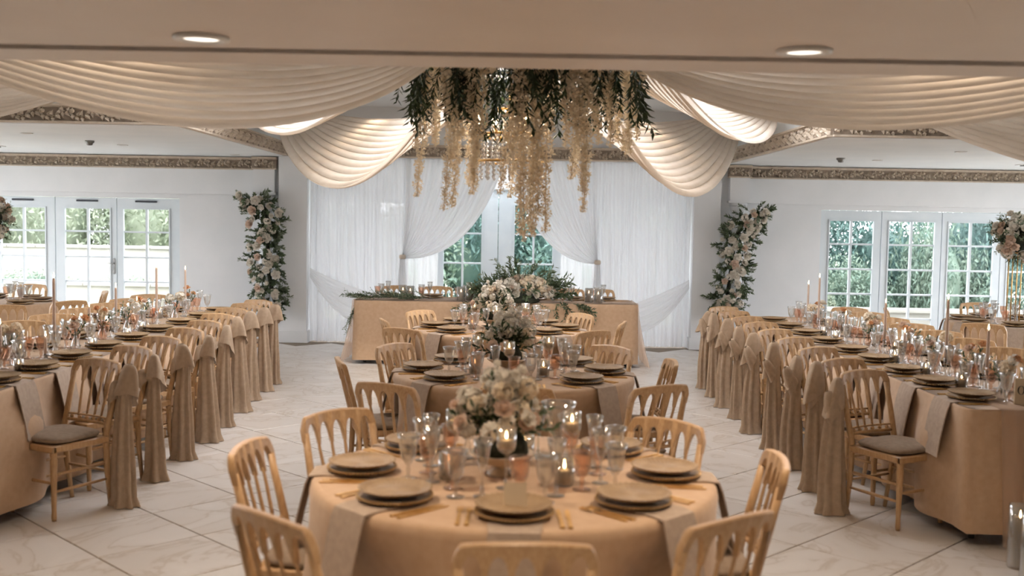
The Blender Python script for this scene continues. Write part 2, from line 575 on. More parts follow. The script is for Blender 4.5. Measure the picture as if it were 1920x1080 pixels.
# unseen glazed roof lantern added over the round tables to brighten the room
LAN = [(-2.6, 2.4, 7.4, 10.5)]
mb.box(-6.9, -2.6, 4.5, 9.8, TZ, 3.3)
mb.box(2.4, 6.9, 4.5, 9.8, TZ, 3.3)
mb.box(-2.6, 2.4, 4.5, 7.4, TZ, 3.3)
mb.box(-3.10, -2.6, 9.8, 14.44, TZ, 3.3)
mb.box(2.4, 2.90, 9.8, 14.44, TZ, 3.3)
mb.box(-2.6, 2.4, 10.5, 14.44, TZ, 3.3)
struct('ceiling', mb, M['ceil'])
for n, (x0, x1, y0, y1) in enumerate(LAN):
    q = MB()
    q.box(x0, x0 + .06, y0, y1, 3.3, 3.42).box(x1 - .06, x1, y0, y1, 3.3, 3.42).box(x0, x1, y0, y0 + .06, 3.3, 3.42).box(x0, x1, y1 - .06, y1, 3.3, 3.42)
    w = ob('window_%d' % (3 + n), q.mesh('added_lantern_frame', M['roof'], False), None, kind='structure')
    k = 5
    pm = MB().box(-(x1 - x0) / k / 2 + .02, (x1 - x0) / k / 2 - .02, y0 + .06, y1 - .06, 3.37, 3.376).mesh('pane', M['pane'], False)
    gb = MB().box(-.025, .025, y0, y1, 3.33, 3.40).mesh('glazing_bar', M['roof'], False)
    for i in range(k):
        ob('pane', pm, w, (x0 + (i + .5) * (x1 - x0) / k, 0, 0))
        if i:
            ob('glazing_bar', gb, w, (x0 + i * (x1 - x0) / k, 0, 0))
mb = MB()
mb.box(-8.3, 8.3, -1.5, 4.08, 2.35, 3.3)
mb.box(-8.3, 8.3, 4.08, 4.20, 2.44, 3.3)
mb.box(-8.3, 8.3, 4.20, 4.50, 2.35, 3.3)
struct('ceiling_soffit', mb, M['soffit'])
# added dark strip in the groove, its shade put into the colour
struct('trim_5', MB().box(-8.3, 8.3, 4.085, 4.195, 2.395, 2.439), mat('painted_gap_shade', rgb(92, 70, 52), 0.9, rgb(80, 60, 44), 8))


# carved leaf cornices: a backing board with moulded edges plus repeated leaf motifs
def leaf_bump(q, x, z, ang, L, W, h):
    c, s = math.cos(ang), math.sin(ang)
    def t(u, v, d):
        return (x + u * c - v * s, -d, z + u * s + v * c)
    v = [t(0, 0, 0), t(L * .35, W, 0), t(L, 0, 0), t(L * .35, -W, 0), t(L * .3, 0, h), t(L * .75, 0, h * .6)]
    q.add(v, [(0, 4, 1), (1, 4, 5), (1, 5, 2), (0, 3, 4), (3, 5, 4), (3, 2, 5)])


q = MB()
for i in range(6):
    t = i / 6
    x = -0.135 + .27 * t
    z = 0.028 * math.sin(t * 2 * PI)
    up = 1 if i % 2 else -1
    leaf_bump(q, x, z, up * 0.95 + .2, .072, .024, .034)
    leaf_bump(q, x + .02, z, -up * 1.2 - .2, .062, .022, .030)
    leaf_bump(q, x, z, 0.35 * math.cos(t * 2 * PI), .055, .011, .022)
q.ball((.03, -.012, .03), .02, 6, 4)
q.ball((-.1, -.012, -.025), .018, 6, 4)
motif = q.mesh('leaf_motif', M['cornice'], False)


def cornice(n, p0, p1, z0, z1):
    """runs from p0 to p1, carved face to the right-hand side of that direction turned clockwise (local -Y)"""
    d = Vector((p1[0] - p0[0], p1[1] - p0[1], 0))
    L = d.length
    rz = math.atan2(d.y, d.x)
    q = MB()
    q.box(0, L, -.055, .06, z0, z0 + .018)
    q.box(0, L, -.06, .06, z1 - .02, z1)
    q.box(0, L, -.035, .06, z1 - .032, z1 - .02)
    o = ob('trim_%d' % n, q.mesh('cornice_board', M['cornice'], False), None, (p0[0], p0[1], 0), (0, 0, rz), kind='structure')
    ob('ground_panel', MB().box(0, L, -.02, .06, z0 + .018, z1 - .032).mesh('ground_panel', M['cornice_back'], False), o)
    k = max(1, int(L / .27))
    for i in range(k):
        ob('leaf_motif', motif, o, ((i + .5) * L / k, -.02, (z0 + z1) / 2 - .004), (0, 0, 0), (1, 1, .95))
    return o


cornice(6, (-8.3, 14.78), (-3.53, 14.78), 2.34, 2.51)
cornice(7, (-3.55, 14.54), (-3.22, 14.54), 2.34, 2.51)
cornice(8, (2.91, 14.54), (3.22, 14.54), 2.34, 2.51)
cornice(9, (3.20, 14.78), (8.3, 14.78), 2.34, 2.51)
cornice(10, (-3.10, 14.44), (2.90, 14.44), 2.525, 2.70)
cornice(11, (-3.10, 9.8), (-3.10, 14.44), 2.525, 2.70)
cornice(12, (2.90, 14.44), (2.90, 9.8), 2.525, 2.70)
cornice(13, (-6.9, 9.8), (-3.10, 9.8), 2.525, 2.70)
cornice(14, (2.90, 9.8), (6.9, 9.8), 2.525, 2.70)

# glazed doors: stiles and rails, glazing bars, panes, lever handle
DOOR_N = [0]


def door(px0, px1, ox0, ox1, zs, top, handle=None, vent=False, y=14.86):
    DOOR_N[0] += 1
    g = .005
    q = MB()
    q.box(ox0 + g, px0, y - .03, y + .03, 0.01, top)
    q.box(px1, ox1 - g, y - .03, y + .03, 0.01, top)
    q.box(px0, px1, y - .03, y + .03, zs[0], top)
    q.box(px0, px1, y - .03, y + .03, 0.01, zs[-1])
    # glazing bead around the glass
    b = .018
    q.box(px0, px0 + b, y - .045, y + .0, zs[-1], zs[0])
    q.box(px1 - b, px1, y - .045, y + .0, zs[-1], zs[0])
    q.box(px0 + b, px1 - b, y - .045, y + .0, zs[0] - b, zs[0])
    q.box(px0 + b, px1 - b, y - .045, y + .0, zs[-1], zs[-1] + b)
    d = ob('door_%d' % DOOR_N[0], q.mesh('door_frame', M['frame'], False), None, kind='structure')
    mx = (px0 + px1) / 2
    ob('glazing_bar', MB().box(mx - .015, mx + .015, y - .022, y + .022, zs[-1], zs[0]).mesh('glazing_bar', M['frame'], False), d)
    for z in zs[1:-1]:
        ob('glazing_bar', MB().box(px0, px1, y - .02, y + .02, z - .012, z + .012).mesh('glazing_bar', M['frame'], False), d)
    for k in range(len(zs) - 1):
        for (a, c) in ((px0, mx), (mx, px1)):
            ob('pane', MB().box(a + .005, c - .005, y - .003, y + .003, zs[k + 1] + .003, zs[k] - .003).mesh('pane', M['pane'], False), d)
    if handle is not None:
        s = -1
        q = MB().bbox(handle - .014, handle + .014, y - .042, y - .03, .87, 1.09, .004)
        q.tube([(handle, y - .04, 1.02), (handle, y - .085, 1.02), (handle + s * .11, y - .085, 1.02)], .009, 8)
        q.tube([(handle, y - .043, .93), (handle, y - .05, .93)], .008, 8)
        ob('handle', q.mesh('handle', M['steel'], 'auto'), d, label='steel lever handle on a long back plate')
    if vent:
        q = MB().bbox(mx - .15, mx + .15, y - .05, y - .03, top - .055, top - .03, .004)
        ob('trickle_vent', q.mesh('trickle_vent', M['dark'], False), d, label='dark slim ventilation strip')
    return d


ZL = [1.79, 1.457, 1.105, .762, .42, .09]
door(-7.12, -6.478, -7.25, -6.355, ZL, 1.925, None, True)
door(-6.235, -5.578, -6.355, -5.50, ZL, 1.925, -5.54, True)
door(-5.423, -4.758, -5.50, -4.62, ZL, 1.925, None, True)
ZR = [1.80, 1.462, 1.115, .77, .43, .09]
door(4.375, 5.018, 4.26, 5.11, ZR, 1.925)
door(5.202, 5.867, 5.11, 5.95, ZR, 1.925)
door(6.029, 6.687, 5.95, 6.775, ZR, 1.925)
door(6.86, 7.50, 6.775, 7.63, ZR, 1.925)
ZC = [1.95, 1.508, 1.068, .63, .19]
YC = 15.76
for (a, b, c, d_) in [(-2.78, -2.33, -2.92, -2.175), (-1.97, -1.38, -2.175, -1.21), (-1.034, -.446, -1.21, -.218), (.008, .604, -.218, .806), (1.008, 1.59, .806, 1.80), (1.95, 2.40, 1.80, 2.54)]:
    door(a, b, c, d_, ZC, 2.155, None, False, YC)

# ------------------------------------------------------------------ garden outside the glass
struct('ground', MB().box(-45, 45, 15.9, 60, -0.35, -0.12), M['lawn'])
struct('terrace', MB().box(-14, -3.06, 15.0, 18.2, -0.2, -0.06).box(2.71, 14, 15.0, 18.2, -.2, -.06).box(-3.06, 2.71, 15.91, 18.2, -.2, -.06), M['stone'])
struct('ground_left', MB().box(-45, -8.5, -10, 15.0, -0.35, -0.12), M['stone'])
struct('ground_right', MB().box(8.5, 45, -10, 15.0, -0.35, -0.12), M['stone'])


def hedge_mesh(name, mat_, n, seed, leaf=.09, flat=.8):
    """leafy mound of unit radius: folded leaf quads turned every way on and inside a lumpy ball"""
    r = random.Random(seed)
    q = MB()
    lumps = [(Vector((r.uniform(-.6, .6), r.uniform(-.6, .6), r.uniform(.1, .8) * flat)), r.uniform(.3, .5)) for _ in range(14)]
    for i in range(n):
        c, rad = lumps[r.randrange(len(lumps))]
        d = Vector((r.gauss(0, 1), r.gauss(0, 1), r.gauss(0, 1))).normalized()
        p = c + d * rad * (r.random() ** .25)
        p.z = max(p.z, 0.0)
        a = Euler((r.uniform(-.9, .9), r.uniform(-.9, .9), r.uniform(0, 6.28))).to_matrix()
        L = leaf * r.uniform(.6, 1.3)
        v = [p + a @ Vector(k) for k in ((-L, 0, 0), (0, -L * .35, L * .12), (L, 0, 0), (0, L * .35, L * .12))]
        q.add(v, [(0, 1, 2, 3)])
    return q.mesh(name, mat_, False)


HD = hedge_mesh('foliage', M['hedge_dark'], 9000, 1, .036)
HM = hedge_mesh('foliage', M['hedge_mid'], 8000, 2, .042)
HP = hedge_mesh('foliage', M['hedge_pale'], 9000, 3, .032)
core = MB().ball((0, 0, .36), .44, 12, 8, .75)
CORE = {id(HD): core.mesh('inner_mass', M['hedge_dark']), id(HM): core.mesh('inner_mass', M['hedge_mid']), id(HP): core.mesh('inner_mass', M['hedge_pale'])}


def shrub(me, x, y, sx, sz, label, group=None, z=-.13):
    t = thing('garden_shrub', label, 'shrub', (x, y, z), RNG.uniform(0, 6.28), group)
    ob('foliage', me, t, (0, 0, 0), (0, 0, 0), (sx, sx, sz))
    ob('inner_mass', CORE[id(me)], t, (0, 0, 0), (0, 0, 0), (sx, sx, sz))
    return t


for i, (x, y, s, z) in enumerate([(5.2, 20.5, 1.5, 3.0), (7.0, 20.2, 1.6, 2.6), (8.7, 19.8, 1.5, 3.4), (10.6, 20.4, 1.6, 3.2)]):
    shrub(HD, x, y, s, z, ['tall dark shrub outside the right doors nearest the white pier', 'dark shrub behind the second right door leaf',
                          'dark shrub behind the third right door leaf', 'dark shrub beyond the tall flower stand at right'][i], 'shrubs outside the right doors')
for i, (x, y, s, z) in enumerate([(6.1, 18.9, .85, 1.45), (7.5, 18.7, .8, 2.3), (8.4, 18.8, .8, 1.2), (5.3, 18.5, .55, .9)]):
    shrub((HM, HM, HM, HP)[i], x, y, s, z, ['loose green bush outside the second right door leaf', 'tall loose green bush outside the third right door leaf',
                             'low green bush behind the third right door leaf', 'low pale bush outside the first right door leaf'][i], 'bushes by the right terrace')
for i, (x, y, s, z) in enumerate([(-3.0, 23, 2.0, 2.5), (-.9, 24, 2.0, 3.6), (1.2, 23.5, 2.0, 3.2), (3.2, 23.5, 1.8, 2.8), (-4.9, 22.4, 1.7, 3.6), (4.9, 22.8, 1.6, 3.4)]):  # last two mounds are added, unseen, to block bright sky behind the sheers
    shrub((HM, HD, HD, HM, HM, HM)[i], x, y, s, z, ['green hedge mound left of the middle doors', 'dark leafy mound behind the left middle door',
                             'dark leafy mound behind the right middle door', 'green hedge mound right of the middle doors', 'tall green hedge mound added to block bright sky behind the left sheer curtain', 'tall green hedge mound added to block bright sky behind the right sheer curtain'][i], 'hedges behind the middle doors')
for i, (x, y, s, z) in enumerate([(-11.5, 26, 2.6, 4.2), (-9.0, 27, 2.6, 3.8), (-6.6, 26, 2.2, 3.4), (-13.6, 25, 2.4, 4.6)]):
    shrub(HP, x, y, s, z, ['pale sunlit tree mass beyond the leftmost door leaf', 'pale sunlit tree mass beyond the door with the handle',
                           'pale sunlit tree mass beyond the left door leaf nearest the pier', 'pale sunlit tree mass at the far left'][i], 'sunlit greenery outside the left doors')
for i, (x, y, s, z) in enumerate([(-8.9, 20.5, .8, .8), (-7.4, 20.8, .7, .65), (-6.3, 20.6, .6, .6), (-10.4, 20.5, .8, .75)]):
    shrub(HM, x, y, s, z, ['low clipped bush outside the door with the handle', 'low clipped bush outside the left door leaf nearest the pier',
                           'low clipped bush at the right end of the left terrace', 'low clipped bush outside the leftmost door leaf'][i], 'clipped bushes on the left terrace')
# pale retaining walls with a coping, outside left and right doors
for i, (x0, x1, y, hh) in enumerate([(-13, -4.2, 19.0, .55), (-13, -5.0, 22.5, 1.1), (4.0, 11, 17.4, .45)]):
    t = thing('garden_wall', ['low pale stone wall across the left terrace', 'taller pale stone wall further back outside the left doors',
                              'low pale stone wall outside the right doors'][i], 'wall', ((x0 + x1) / 2, y, -.13))
    w = (x1 - x0) / 2
    ob('wall_body', MB().box(-w, w, -.12, .12, 0, hh).mesh('wall_body', M['stone'], False), t)
    n = int(w * 2 / .6)
    cs = MB().bbox(-.295, .295, -.17, .17, hh, hh + .06, .008).mesh('coping_stone', M['stone'], False)
    for k in range(n):
        ob('coping_stone', cs, t, (-w + .3 + k * .6, 0, 0))


# ------------------------------------------------------------------ ceiling drapes
def swag(label, A, B, up, low, w, folds, seed, back=None, nu=56, nv=84, skew=1.0):
    """voile swag hung from A to B: top edge sags by up, bottom edge by low, w = plan width at the belly"""
    A, B = Vector(A), Vector(B)
    r = random.Random(seed)
    ph = [r.uniform(0, 6.28) for _ in range(6)]
    d = (B - A)
    n = Vector((d.y, -d.x, 0)).normalized()
    if n.y > 0:
        n = -n                                # n points towards the near side

    def fn(u, v):
        us = u ** skew
        g = 4 * us * (1 - us)
        e = g ** .5
        p = A.lerp(B, u)
        amp = (.008 + .017 * e) * (1 + .5 * math.sin(9 * v + ph[0]) * math.sin(4 * u + ph[4]))
        t = 1.65 * folds * 2 * PI * v + ph[1] + .9 * math.sin(3 * u + ph[2]) + .7 * math.sin(7 * v + ph[3])
        z = -g * (up + (low - up) * v) - .16 * v * (1 - e * .4) + amp * .5 * math.cos(t)
        off = n * (w * (v - .5) * (.35 + .65 * e) + amp * math.sin(t))
        if v > .96:
            off = off + n * .012
        return p + off + Vector((0, 0, z))
    me = MB().grid(fn, nu, nv).mesh('ceiling_drape', M['swag'])
    return ob('ceiling_drape', me, label=label, cat='drape', group='voile drapes fanning out from the flower chandelier')


swag('wide ivory drape swagging across the top left, nearest the camera', (-.50, 6.45, 2.86), (-3.45, 4.95, 2.92), .12, .62, .75, 7, 1, skew=.85)
swag('ivory ceiling drape behind the wide left one, ending beside the flowers', (-.62, 6.9, 2.86), (-2.75, 11.8, 3.05), .10, .46, .8, 7, 2, skew=.72)
swag('pale ceiling drape hanging over the left sheer curtains', (-.25, 7.7, 2.88), (-2.85, 13.9, 3.10), .26, .90, .9, 7, 3, skew=.74)
swag('ivory ceiling drape at the far upper left edge', (-2.9, 7.7, 2.74), (-6.7, 7.3, 2.9), .1, .55, .8, 6, 4)
swag('wide ivory drape swagging across the top right, nearest the camera', (.68, 6.45, 2.86), (3.85, 4.95, 2.92), .12, .58, .75, 7, 5, skew=.85)
swag('ivory ceiling drape behind the wide right one, ending beside the flowers', (.72, 6.9, 2.86), (2.65, 11.8, 3.05), .10, .46, .8, 7, 6, skew=.72)
swag('pale ceiling drape hanging over the right sheer curtains', (.35, 7.7, 2.88), (2.68, 13.9, 3.10), .26, .90, .9, 7, 7, skew=.74)
swag('bright ivory ceiling drape at the far upper right edge', (2.25, 7.7, 2.86), (6.8, 7.3, 2.9), .15, .76, .85, 7, 8)


# ------------------------------------------------------------------ sheer curtains over the middle doors
def pleats(u, k, seed):
    r = random.Random(seed)
    return sum(r.uniform(.4, 1) * math.sin(2 * PI * k * f * u + r.uniform(0, 6.28)) for f in (1, 1.7, .55)) / 2


def curtain(label, x0, x1, y, zt, zb, k, seed, material, amp=.055):
    def fn(u, v):
        return (x0 + (x1 - x0) * u + .01 * math.sin(7 * v + 20 * u), y + amp * (.6 + .4 * v) * pleats(u + .004 * math.sin(5 * v), k, seed), zt + (zb - zt) * v)
    me = MB().grid(fn, max(40, int(k * 9)), 10).mesh('sheer_curtain', material)
    return ob('sheer_curtain', me, label=label, cat='curtain', group='white sheers over the middle doors')


curtain('straight white sheer curtain left of the tied-back sheers', -2.78, -1.42, 14.60, 2.52, .01, 15, 3, M['sheer'])
curtain('straight white sheer curtain right of the tied-back sheers', 1.10, 2.43, 14.60, 2.52, .01, 15, 4, M['sheer'])
curtain('thin white sheer hanging low beside the left tie-back', -1.50, -1.02, 14.68, 1.9, .01, 5, 5, M['sheer2'], .02)
curtain('thin white sheer hanging low beside the right tie-back', .66, 1.16, 14.68, 1.9, .01, 5, 6, M['sheer2'], .02)


def tieback(label, xt0, xt1, xk, zk, ctrl0, ctrl1, seed):
    """panel hung from xt0..xt1 at the top, swept to a knot at (xk, zk)"""
    def fn(u, v):
        T = Vector((xt0 + (xt1 - xt0) * u, 14.56, 2.52))
        K = Vector((xk, 14.54, zk + .05 * (.5 - u)))
        C = Vector((ctrl0[0] + (ctrl1[0] - ctrl0[0]) * u, 14.52, ctrl0[1] + (ctrl1[1] - ctrl0[1]) * u))
        p = T * (1 - v) ** 2 + C * 2 * v * (1 - v) + K * v * v
        p.y += (.05 * (1 - v * .6)) * pleats(u, 10, seed)
        return p
    t = thing('tied_curtain', label, 'curtain', (0, 0, 0), 0, 'white sheers over the middle doors')
    ob('swept_panel', MB().grid(fn, 80, 26).mesh('swept_panel', M['sheer']), t)

    def tail(u, v):
        w = .035 + .075 * v
        return (xk + (u - .5) * 2 * w, 14.54 + .02 * pleats(u, 4, seed + 1), zk + .02 + (.02 - zk) * v)
    ob('hanging_tail', MB().grid(tail, 30, 8).mesh('hanging_tail', M['sheer']), t)
    q = MB().lathe([(.03, -.03), (.045, -.02), (.045, .02), (.03, .03)], 12)
    ob('tie_band', q.mesh('tie_band', M['swag']), t, (xk, 14.54, zk))


tieback('white sheer swept aside to the left tie-back', -1.48, -.12, -1.50, 1.19, (-1.45, 1.9), (-.55, 1.12), 11)
tieback('white sheer swept aside to the right tie-back', 1.14, -.12, 1.16, 1.16, (1.12, 1.9), (.35, 1.10), 12)


def low_swoop(label, xa, za, xb, zb, sag0, sag1, seed):
    def fn(u, v):
        g = 4 * u * (1 - u)
        z = za + (zb - za) * u - g * (sag0 + (sag1 - sag0) * v) - .12 * v
        return (xa + (xb - xa) * u, 14.44 - .03 * v + .014 * math.sin(v * 40 + 2 * u), z)
    ob('sheer_swoop', MB().grid(fn, 30, 24).mesh('sheer_swoop', M['sheer2']), label=label, cat='curtain', group='low sheer swoops')


low_swoop('low sheer swoop from the left pier towards the head table', -2.74, 1.02, -1.55, .62, .05, .40, 1)
low_swoop('low sheer swoop from the right pier towards the head table', 2.40, .95, 1.25, .50, .05, .36, 2)

# ------------------------------------------------------------------ plant pieces


def petal(q, base, az, tilt, L, W, cup=.3):
    """one cupped petal: 3 x 3 patch"""
    R = Matrix.Rotation(az, 3, 'Z') @ Matrix.Rotation(-tilt, 3, 'Y')
    v = []
    for j in range(3):
        t = j / 2
        w = W * (.35, 1, .55)[j]
        for i in (-1, 0, 1):
            v.append(Vector(base) + R @ Vector((L * t, i * w, cup * L * (t * t) * .6 + abs(i) * .25 * w)))
    q.add(v, [(a + b * 3, a + 1 + b * 3, a + 4 + b * 3, a + 3 + b * 3) for b in range(2) for a in range(2)])


def rose(mat_):
    q = MB()
    for k, (n, tilt, L, W, z) in enumerate([(5, .25, .05, .026, 0), (5, .75, .045, .024, .004), (4, 1.15, .04, .02, .008)]):
        for i in range(n):
            petal(q, (0, 0, z), 2 * PI * i / n + k * .6, tilt, L, W)
    q.ball((0, 0, .022), .02, 7, 4, 1.1)
    return q.mesh('flower', mat_)


def cluster(mat_, n, R, seed, s=.016):
    r = random.Random(seed)
    q = MB()
    for i in range(n):
        d = Vector((r.gauss(0, 1), r.gauss(0, 1), r.gauss(.3, 1))).normalized()
        c = d * R * r.uniform(.75, 1.05)
        rot = d.to_track_quat('Z', 'Y').to_matrix()
        for k in range(4):
            a = k * PI / 2 + r.uniform(-.2, .2)
            u, w = Vector((math.cos(a), math.sin(a), .25)), Vector((-math.sin(a), math.cos(a), 0))
            q.add([c, c + rot @ (u * s * .6 + w * s * .55), c + rot @ (u * s * 1.25), c + rot @ (u * s * .6 - w * s * .55)], [(0, 1, 2, 3)])
    return q.mesh('flower_cluster', mat_, False)


def leaf_spray(mat_, L=.24, n=13, leaf=.055, wid=.011, seed=1, droop=.15):
    r = random.Random(seed)
    q = MB()
    pts = [Vector((droop * L * t * t, .08 * L * math.sin(3 * t), L * t)) for t in (0, .35, .7, 1)]
    q.tube(pts, [.0035, .003, .0022, .001], 3, False)
    for i in range(n):
        t = .15 + .85 * i / (n - 1)
        c = Vector((droop * L * t * t, .08 * L * math.sin(3 * t), L * t))
        az = i * 2.4 + r.uniform(-.4, .4)
        el = r.uniform(.5, 1.0)
        d = Vector((math.cos(az) * math.sin(el), math.sin(az) * math.sin(el), math.cos(el)))
        s = d.cross(Vector((0, 0, 1))).normalized()
        up = s.cross(d)
        l, w = leaf * r.uniform(.7, 1.15), wid
        q.add([c, c + d * l * .45 + s * w + up * .004, c + d * l, c + d * l * .45 - s * w + up * .004, c + d * l * .5 - up * .002],
              [(0, 4, 1), (1, 4, 2), (0, 3, 4), (3, 2, 4)])
    return q.mesh('leaf_spray', mat_, False)


def wisteria(L, seed, R=.045):
    """drooping raceme: four-petalled florets thinning out towards the tip"""
    r = random.Random(seed)
    q = MB()
    bx, by = r.uniform(-.05, .05), r.uniform(-.05, .05)
    n = int(210 * L) + 30
    pts = []
    for k in range(8):
        t = k / 7
        pts.append(Vector((bx * t * t + .012 * math.sin(6 * t), by * t * t, -L * t)))
    q.tube(pts, .004, 3, False)
    for i in range(n):
        t = (i + r.random()) / n
        rad = R * (1 - .55 * t) * r.uniform(.5, 1.1)
        a = r.uniform(0, 6.28)
        c = Vector((bx * t * t + .012 * math.sin(6 * t) + rad * math.cos(a), by * t * t + rad * math.sin(a), -L * t))
        rot = Euler((r.uniform(-1, 1), r.uniform(-1, 1), r.uniform(0, 6.28))).to_matrix()
        s = .024 * (1 - .35 * t) * r.uniform(.7, 1.15)
        for k in range(3):
            b = k * 2.1
            u, w = Vector((math.cos(b), math.sin(b), .5)), Vector((-math.sin(b), math.cos(b), 0))
            q.add([c, c + rot @ (u * s * .6 + w * s * .5), c + rot @ (u * s * 1.15), c + rot @ (u * s * .6 - w * s * .5)], [(0, 1, 2, 3)])
    return q.mesh('wisteria_strand', M['wist'], False)


ROSE_W, ROSE_B, ROSE_P = rose(M['petal']), rose(M['blush']), rose(M['peach'])
CLUS_W = cluster(M['petal'], 44, .045, 1)
CLUS_I = cluster(M['wist'], 44, .045, 2)
SPRAY = [leaf_spray(M['leaf'], .24, 14, .06, .011, 1), leaf_spray(M['leaf2'], .26, 16, .05, .008, 2), leaf_spray(M['leaf'], .2, 12, .06, .013, 3)]
SPRAYC = [leaf_spray(M['leaf'], .22, 20, .07, .016, 6), leaf_spray(M['leaf2'], .24, 20, .062, .013, 7), leaf_spray(M['leaf'], .2, 18, .075, .018, 8)]
SPRAYD = [leaf_spray(M['leafd'], .34, 22, .08, .009, 4, .05), leaf_spray(M['leafd'], .26, 18, .07, .011, 5, .1)]
WIST = {L: [wisteria(L, 10 + k + int(L * 100)) for k in range(2)] for L in (.35, .55, .8, 1.0, 1.15)}


def aim(d, roll=0.0):
    e = (Vector(d).to_track_quat('Z', 'Y') @ Euler((0, 0, roll)).to_quaternion()).to_euler()
    return (e.x, e.y, e.z)


def stick(parent, name, me, p, d, s=1.0):
    return ob(name, me, parent, p, aim(d, RNG.uniform(0, 6.28)), s)


# ------------------------------------------------------------------ hanging flower ring with its chandelier
HX, HY, HZ = .07, 7.0, 2.76
t = thing('hanging_flower_ring', 'hanging ring of ivory wisteria and dark greenery over the round tables', 'flowers', (HX, HY, HZ))
q = MB()
for z, r in ((0, .70), (-.03, .45)):
    q.tube([(r * math.cos(a * PI / 16), r * math.sin(a * PI / 16), z) for a in range(33)], .014, 6, False)
for a in range(4):
    q.tube([(0.7 * math.cos(a * PI / 2), .7 * math.sin(a * PI / 2), 0), (0.2 * math.cos(a * PI / 2), .2 * math.sin(a * PI / 2), .4)], .006, 5)
ob('frame', q.mesh('frame', M['foam']), t)
# (x offset, near(-1)/far(+1)/middle(0), length, strands)
for x, s, L, n in [(-.70, 0, .55, 1), (-.64, -.5, .35, 2), (-.60, .5, .55, 1), (-.52, -1, .35, 2), (-.48, -.9, .80, 1), (-.40, -1, .95, 2), (-.38, 1, .8, 1), (-.29, -1, .8, 2), (-.28, -.9, .55, 1),
                   (-.66, -.4, .8, 1), (-.56, -.9, .55, 1), (-.46, .9, .55, 1), (-.34, -1, .35, 2), (-.05, -1, .8, 2), (-.02, -1, 1.15, 2), (.04, -1, 1.15, 2), (.0, .9, .8, 1), (.09, -1, .95, 2), (.16, .8, .55, 1),
                   (.19, -1, .55, 1), (.24, -1, .35, 2), (.38, -.9, .55, 1), (.50, -.9, .55, 1), (.68, -.3, .55, 1), (.30, -1, .8, 2), (.34, -1, .95, 1), (.42, 1, .8, 1), (.44, -1, .35, 1), (.56, -.8, .35, 1), (.60, .4, .55, 1), (.62, -.7, .35, 1), (.72, 0, .55, 2)]:
    L = min(WIST, key=lambda k: abs(k - L))
    y0 = s * math.sqrt(max(0, .72 ** 2 - x * x)) * .9
    for k in range(n):
        ob('wisteria_strand', WIST[L][k % 2], t, (x + RNG.uniform(-.035, .035), y0 + RNG.uniform(-.07, .07), RNG.uniform(-.1, .02)),
           (RNG.uniform(-.05, .05), RNG.uniform(-.05, .05), RNG.uniform(0, 6.28)), RNG.uniform(.9, 1.04))
for i in range(150):
    a = RNG.uniform(0, 2 * PI) if i % 2 else RNG.uniform(PI, 2 * PI)
    r = RNG.choice((.74, .70, .66, .58, .42))
    d = (RNG.uniform(-.35, .35), RNG.uniform(-.35, .35), -1)
    stick(t, 'leaf_spray', SPRAYD[i % 2], (r * math.cos(a), r * math.sin(a), RNG.uniform(-.12, .06)), d, RNG.uniform(.8, 1.35))
for i in range(16):
    a = RNG.uniform(PI, 2 * PI)
    stick(t, 'flower_cluster', CLUS_I, (.72 * math.cos(a), .72 * math.sin(a), RNG.uniform(-.14, .02)), (math.cos(a), math.sin(a), -.2), RNG.uniform(.9, 1.3))
ob('flower', ROSE_B, t, (-.22, -.74, -.07), aim((0, -1, -.2)), 1.0)

t = thing('chandelier', 'crystal chandelier glittering inside the hanging flower ring', 'chandelier', (HX - .10, HY + .1, 1.98))
q = MB()
for z, r in ((.12, .24), (.3, .18), (.46, .12)):
    q.tube([(r * math.cos(a * PI / 12), r * math.sin(a * PI / 12), z) for a in range(25)], .008, 6, False)
q.tube([(0, 0, .1), (0, 0, 1.2)], .01, 6)
for a in range(6):
    q.tube([(0, 0, .3), (.12 * math.cos(a * PI / 3), .12 * math.sin(a * PI / 3), .26), (.21 * math.cos(a * PI / 3), .21 * math.sin(a * PI / 3), .34)], .007, 5)
ob('frame', q.mesh('frame', M['gold']), t)


def crystals(n, dz, r):
    q = MB()
    for k in range(n):
        q.add([(0, 0, -k * dz), (r, 0, -k * dz - dz * .45), (0, r, -k * dz - dz * .45), (-r, 0, -k * dz - dz * .45), (0, -r, -k * dz - dz * .45), (0, 0, -k * dz - dz * .95)],
              [(0, 1, 2), (0, 2, 3), (0, 3, 4), (0, 4, 1), (5, 2, 1), (5, 3, 2), (5, 4, 3), (5, 1, 4)])
    return q.mesh('crystal_strand', M['crystal'], False)


cs = [crystals(7, .03, .010), crystals(5, .032, .010), crystals(4, .03, .010)]
for (z, r, n, k) in ((.46, .12, 16, 0), (.30, .18, 22, 0), (.30, .10, 12, 1), (.12, .24, 28, 2), (.12, .15, 16, 2), (.46, .05, 8, 0)):
    for i in range(n):
        a = 2 * PI * i / n
        ob('crystal_strand', cs[k], t, (r * math.cos(a), r * math.sin(a), z))
bm = MB().lathe([(.001, 0), (.012, .012), (.013, .03), (.004, .06), (.001, .066)], 8).mesh('bulb', M['bulb'])
for a in range(6):
    ob('bulb', bm, t, (.21 * math.cos(a * PI / 3), .21 * math.sin(a * PI / 3), .36))


d = bpy.data.lights.new('chandelier_lamp', 'POINT')
d.energy = 14
d.color = (1.0, .8, .58)
d.shadow_soft_size = .05
o = bpy.data.objects.new('chandelier_lamp', d)
COL.objects.link(o)
o.parent = t
o.location = (0, 0, .52)


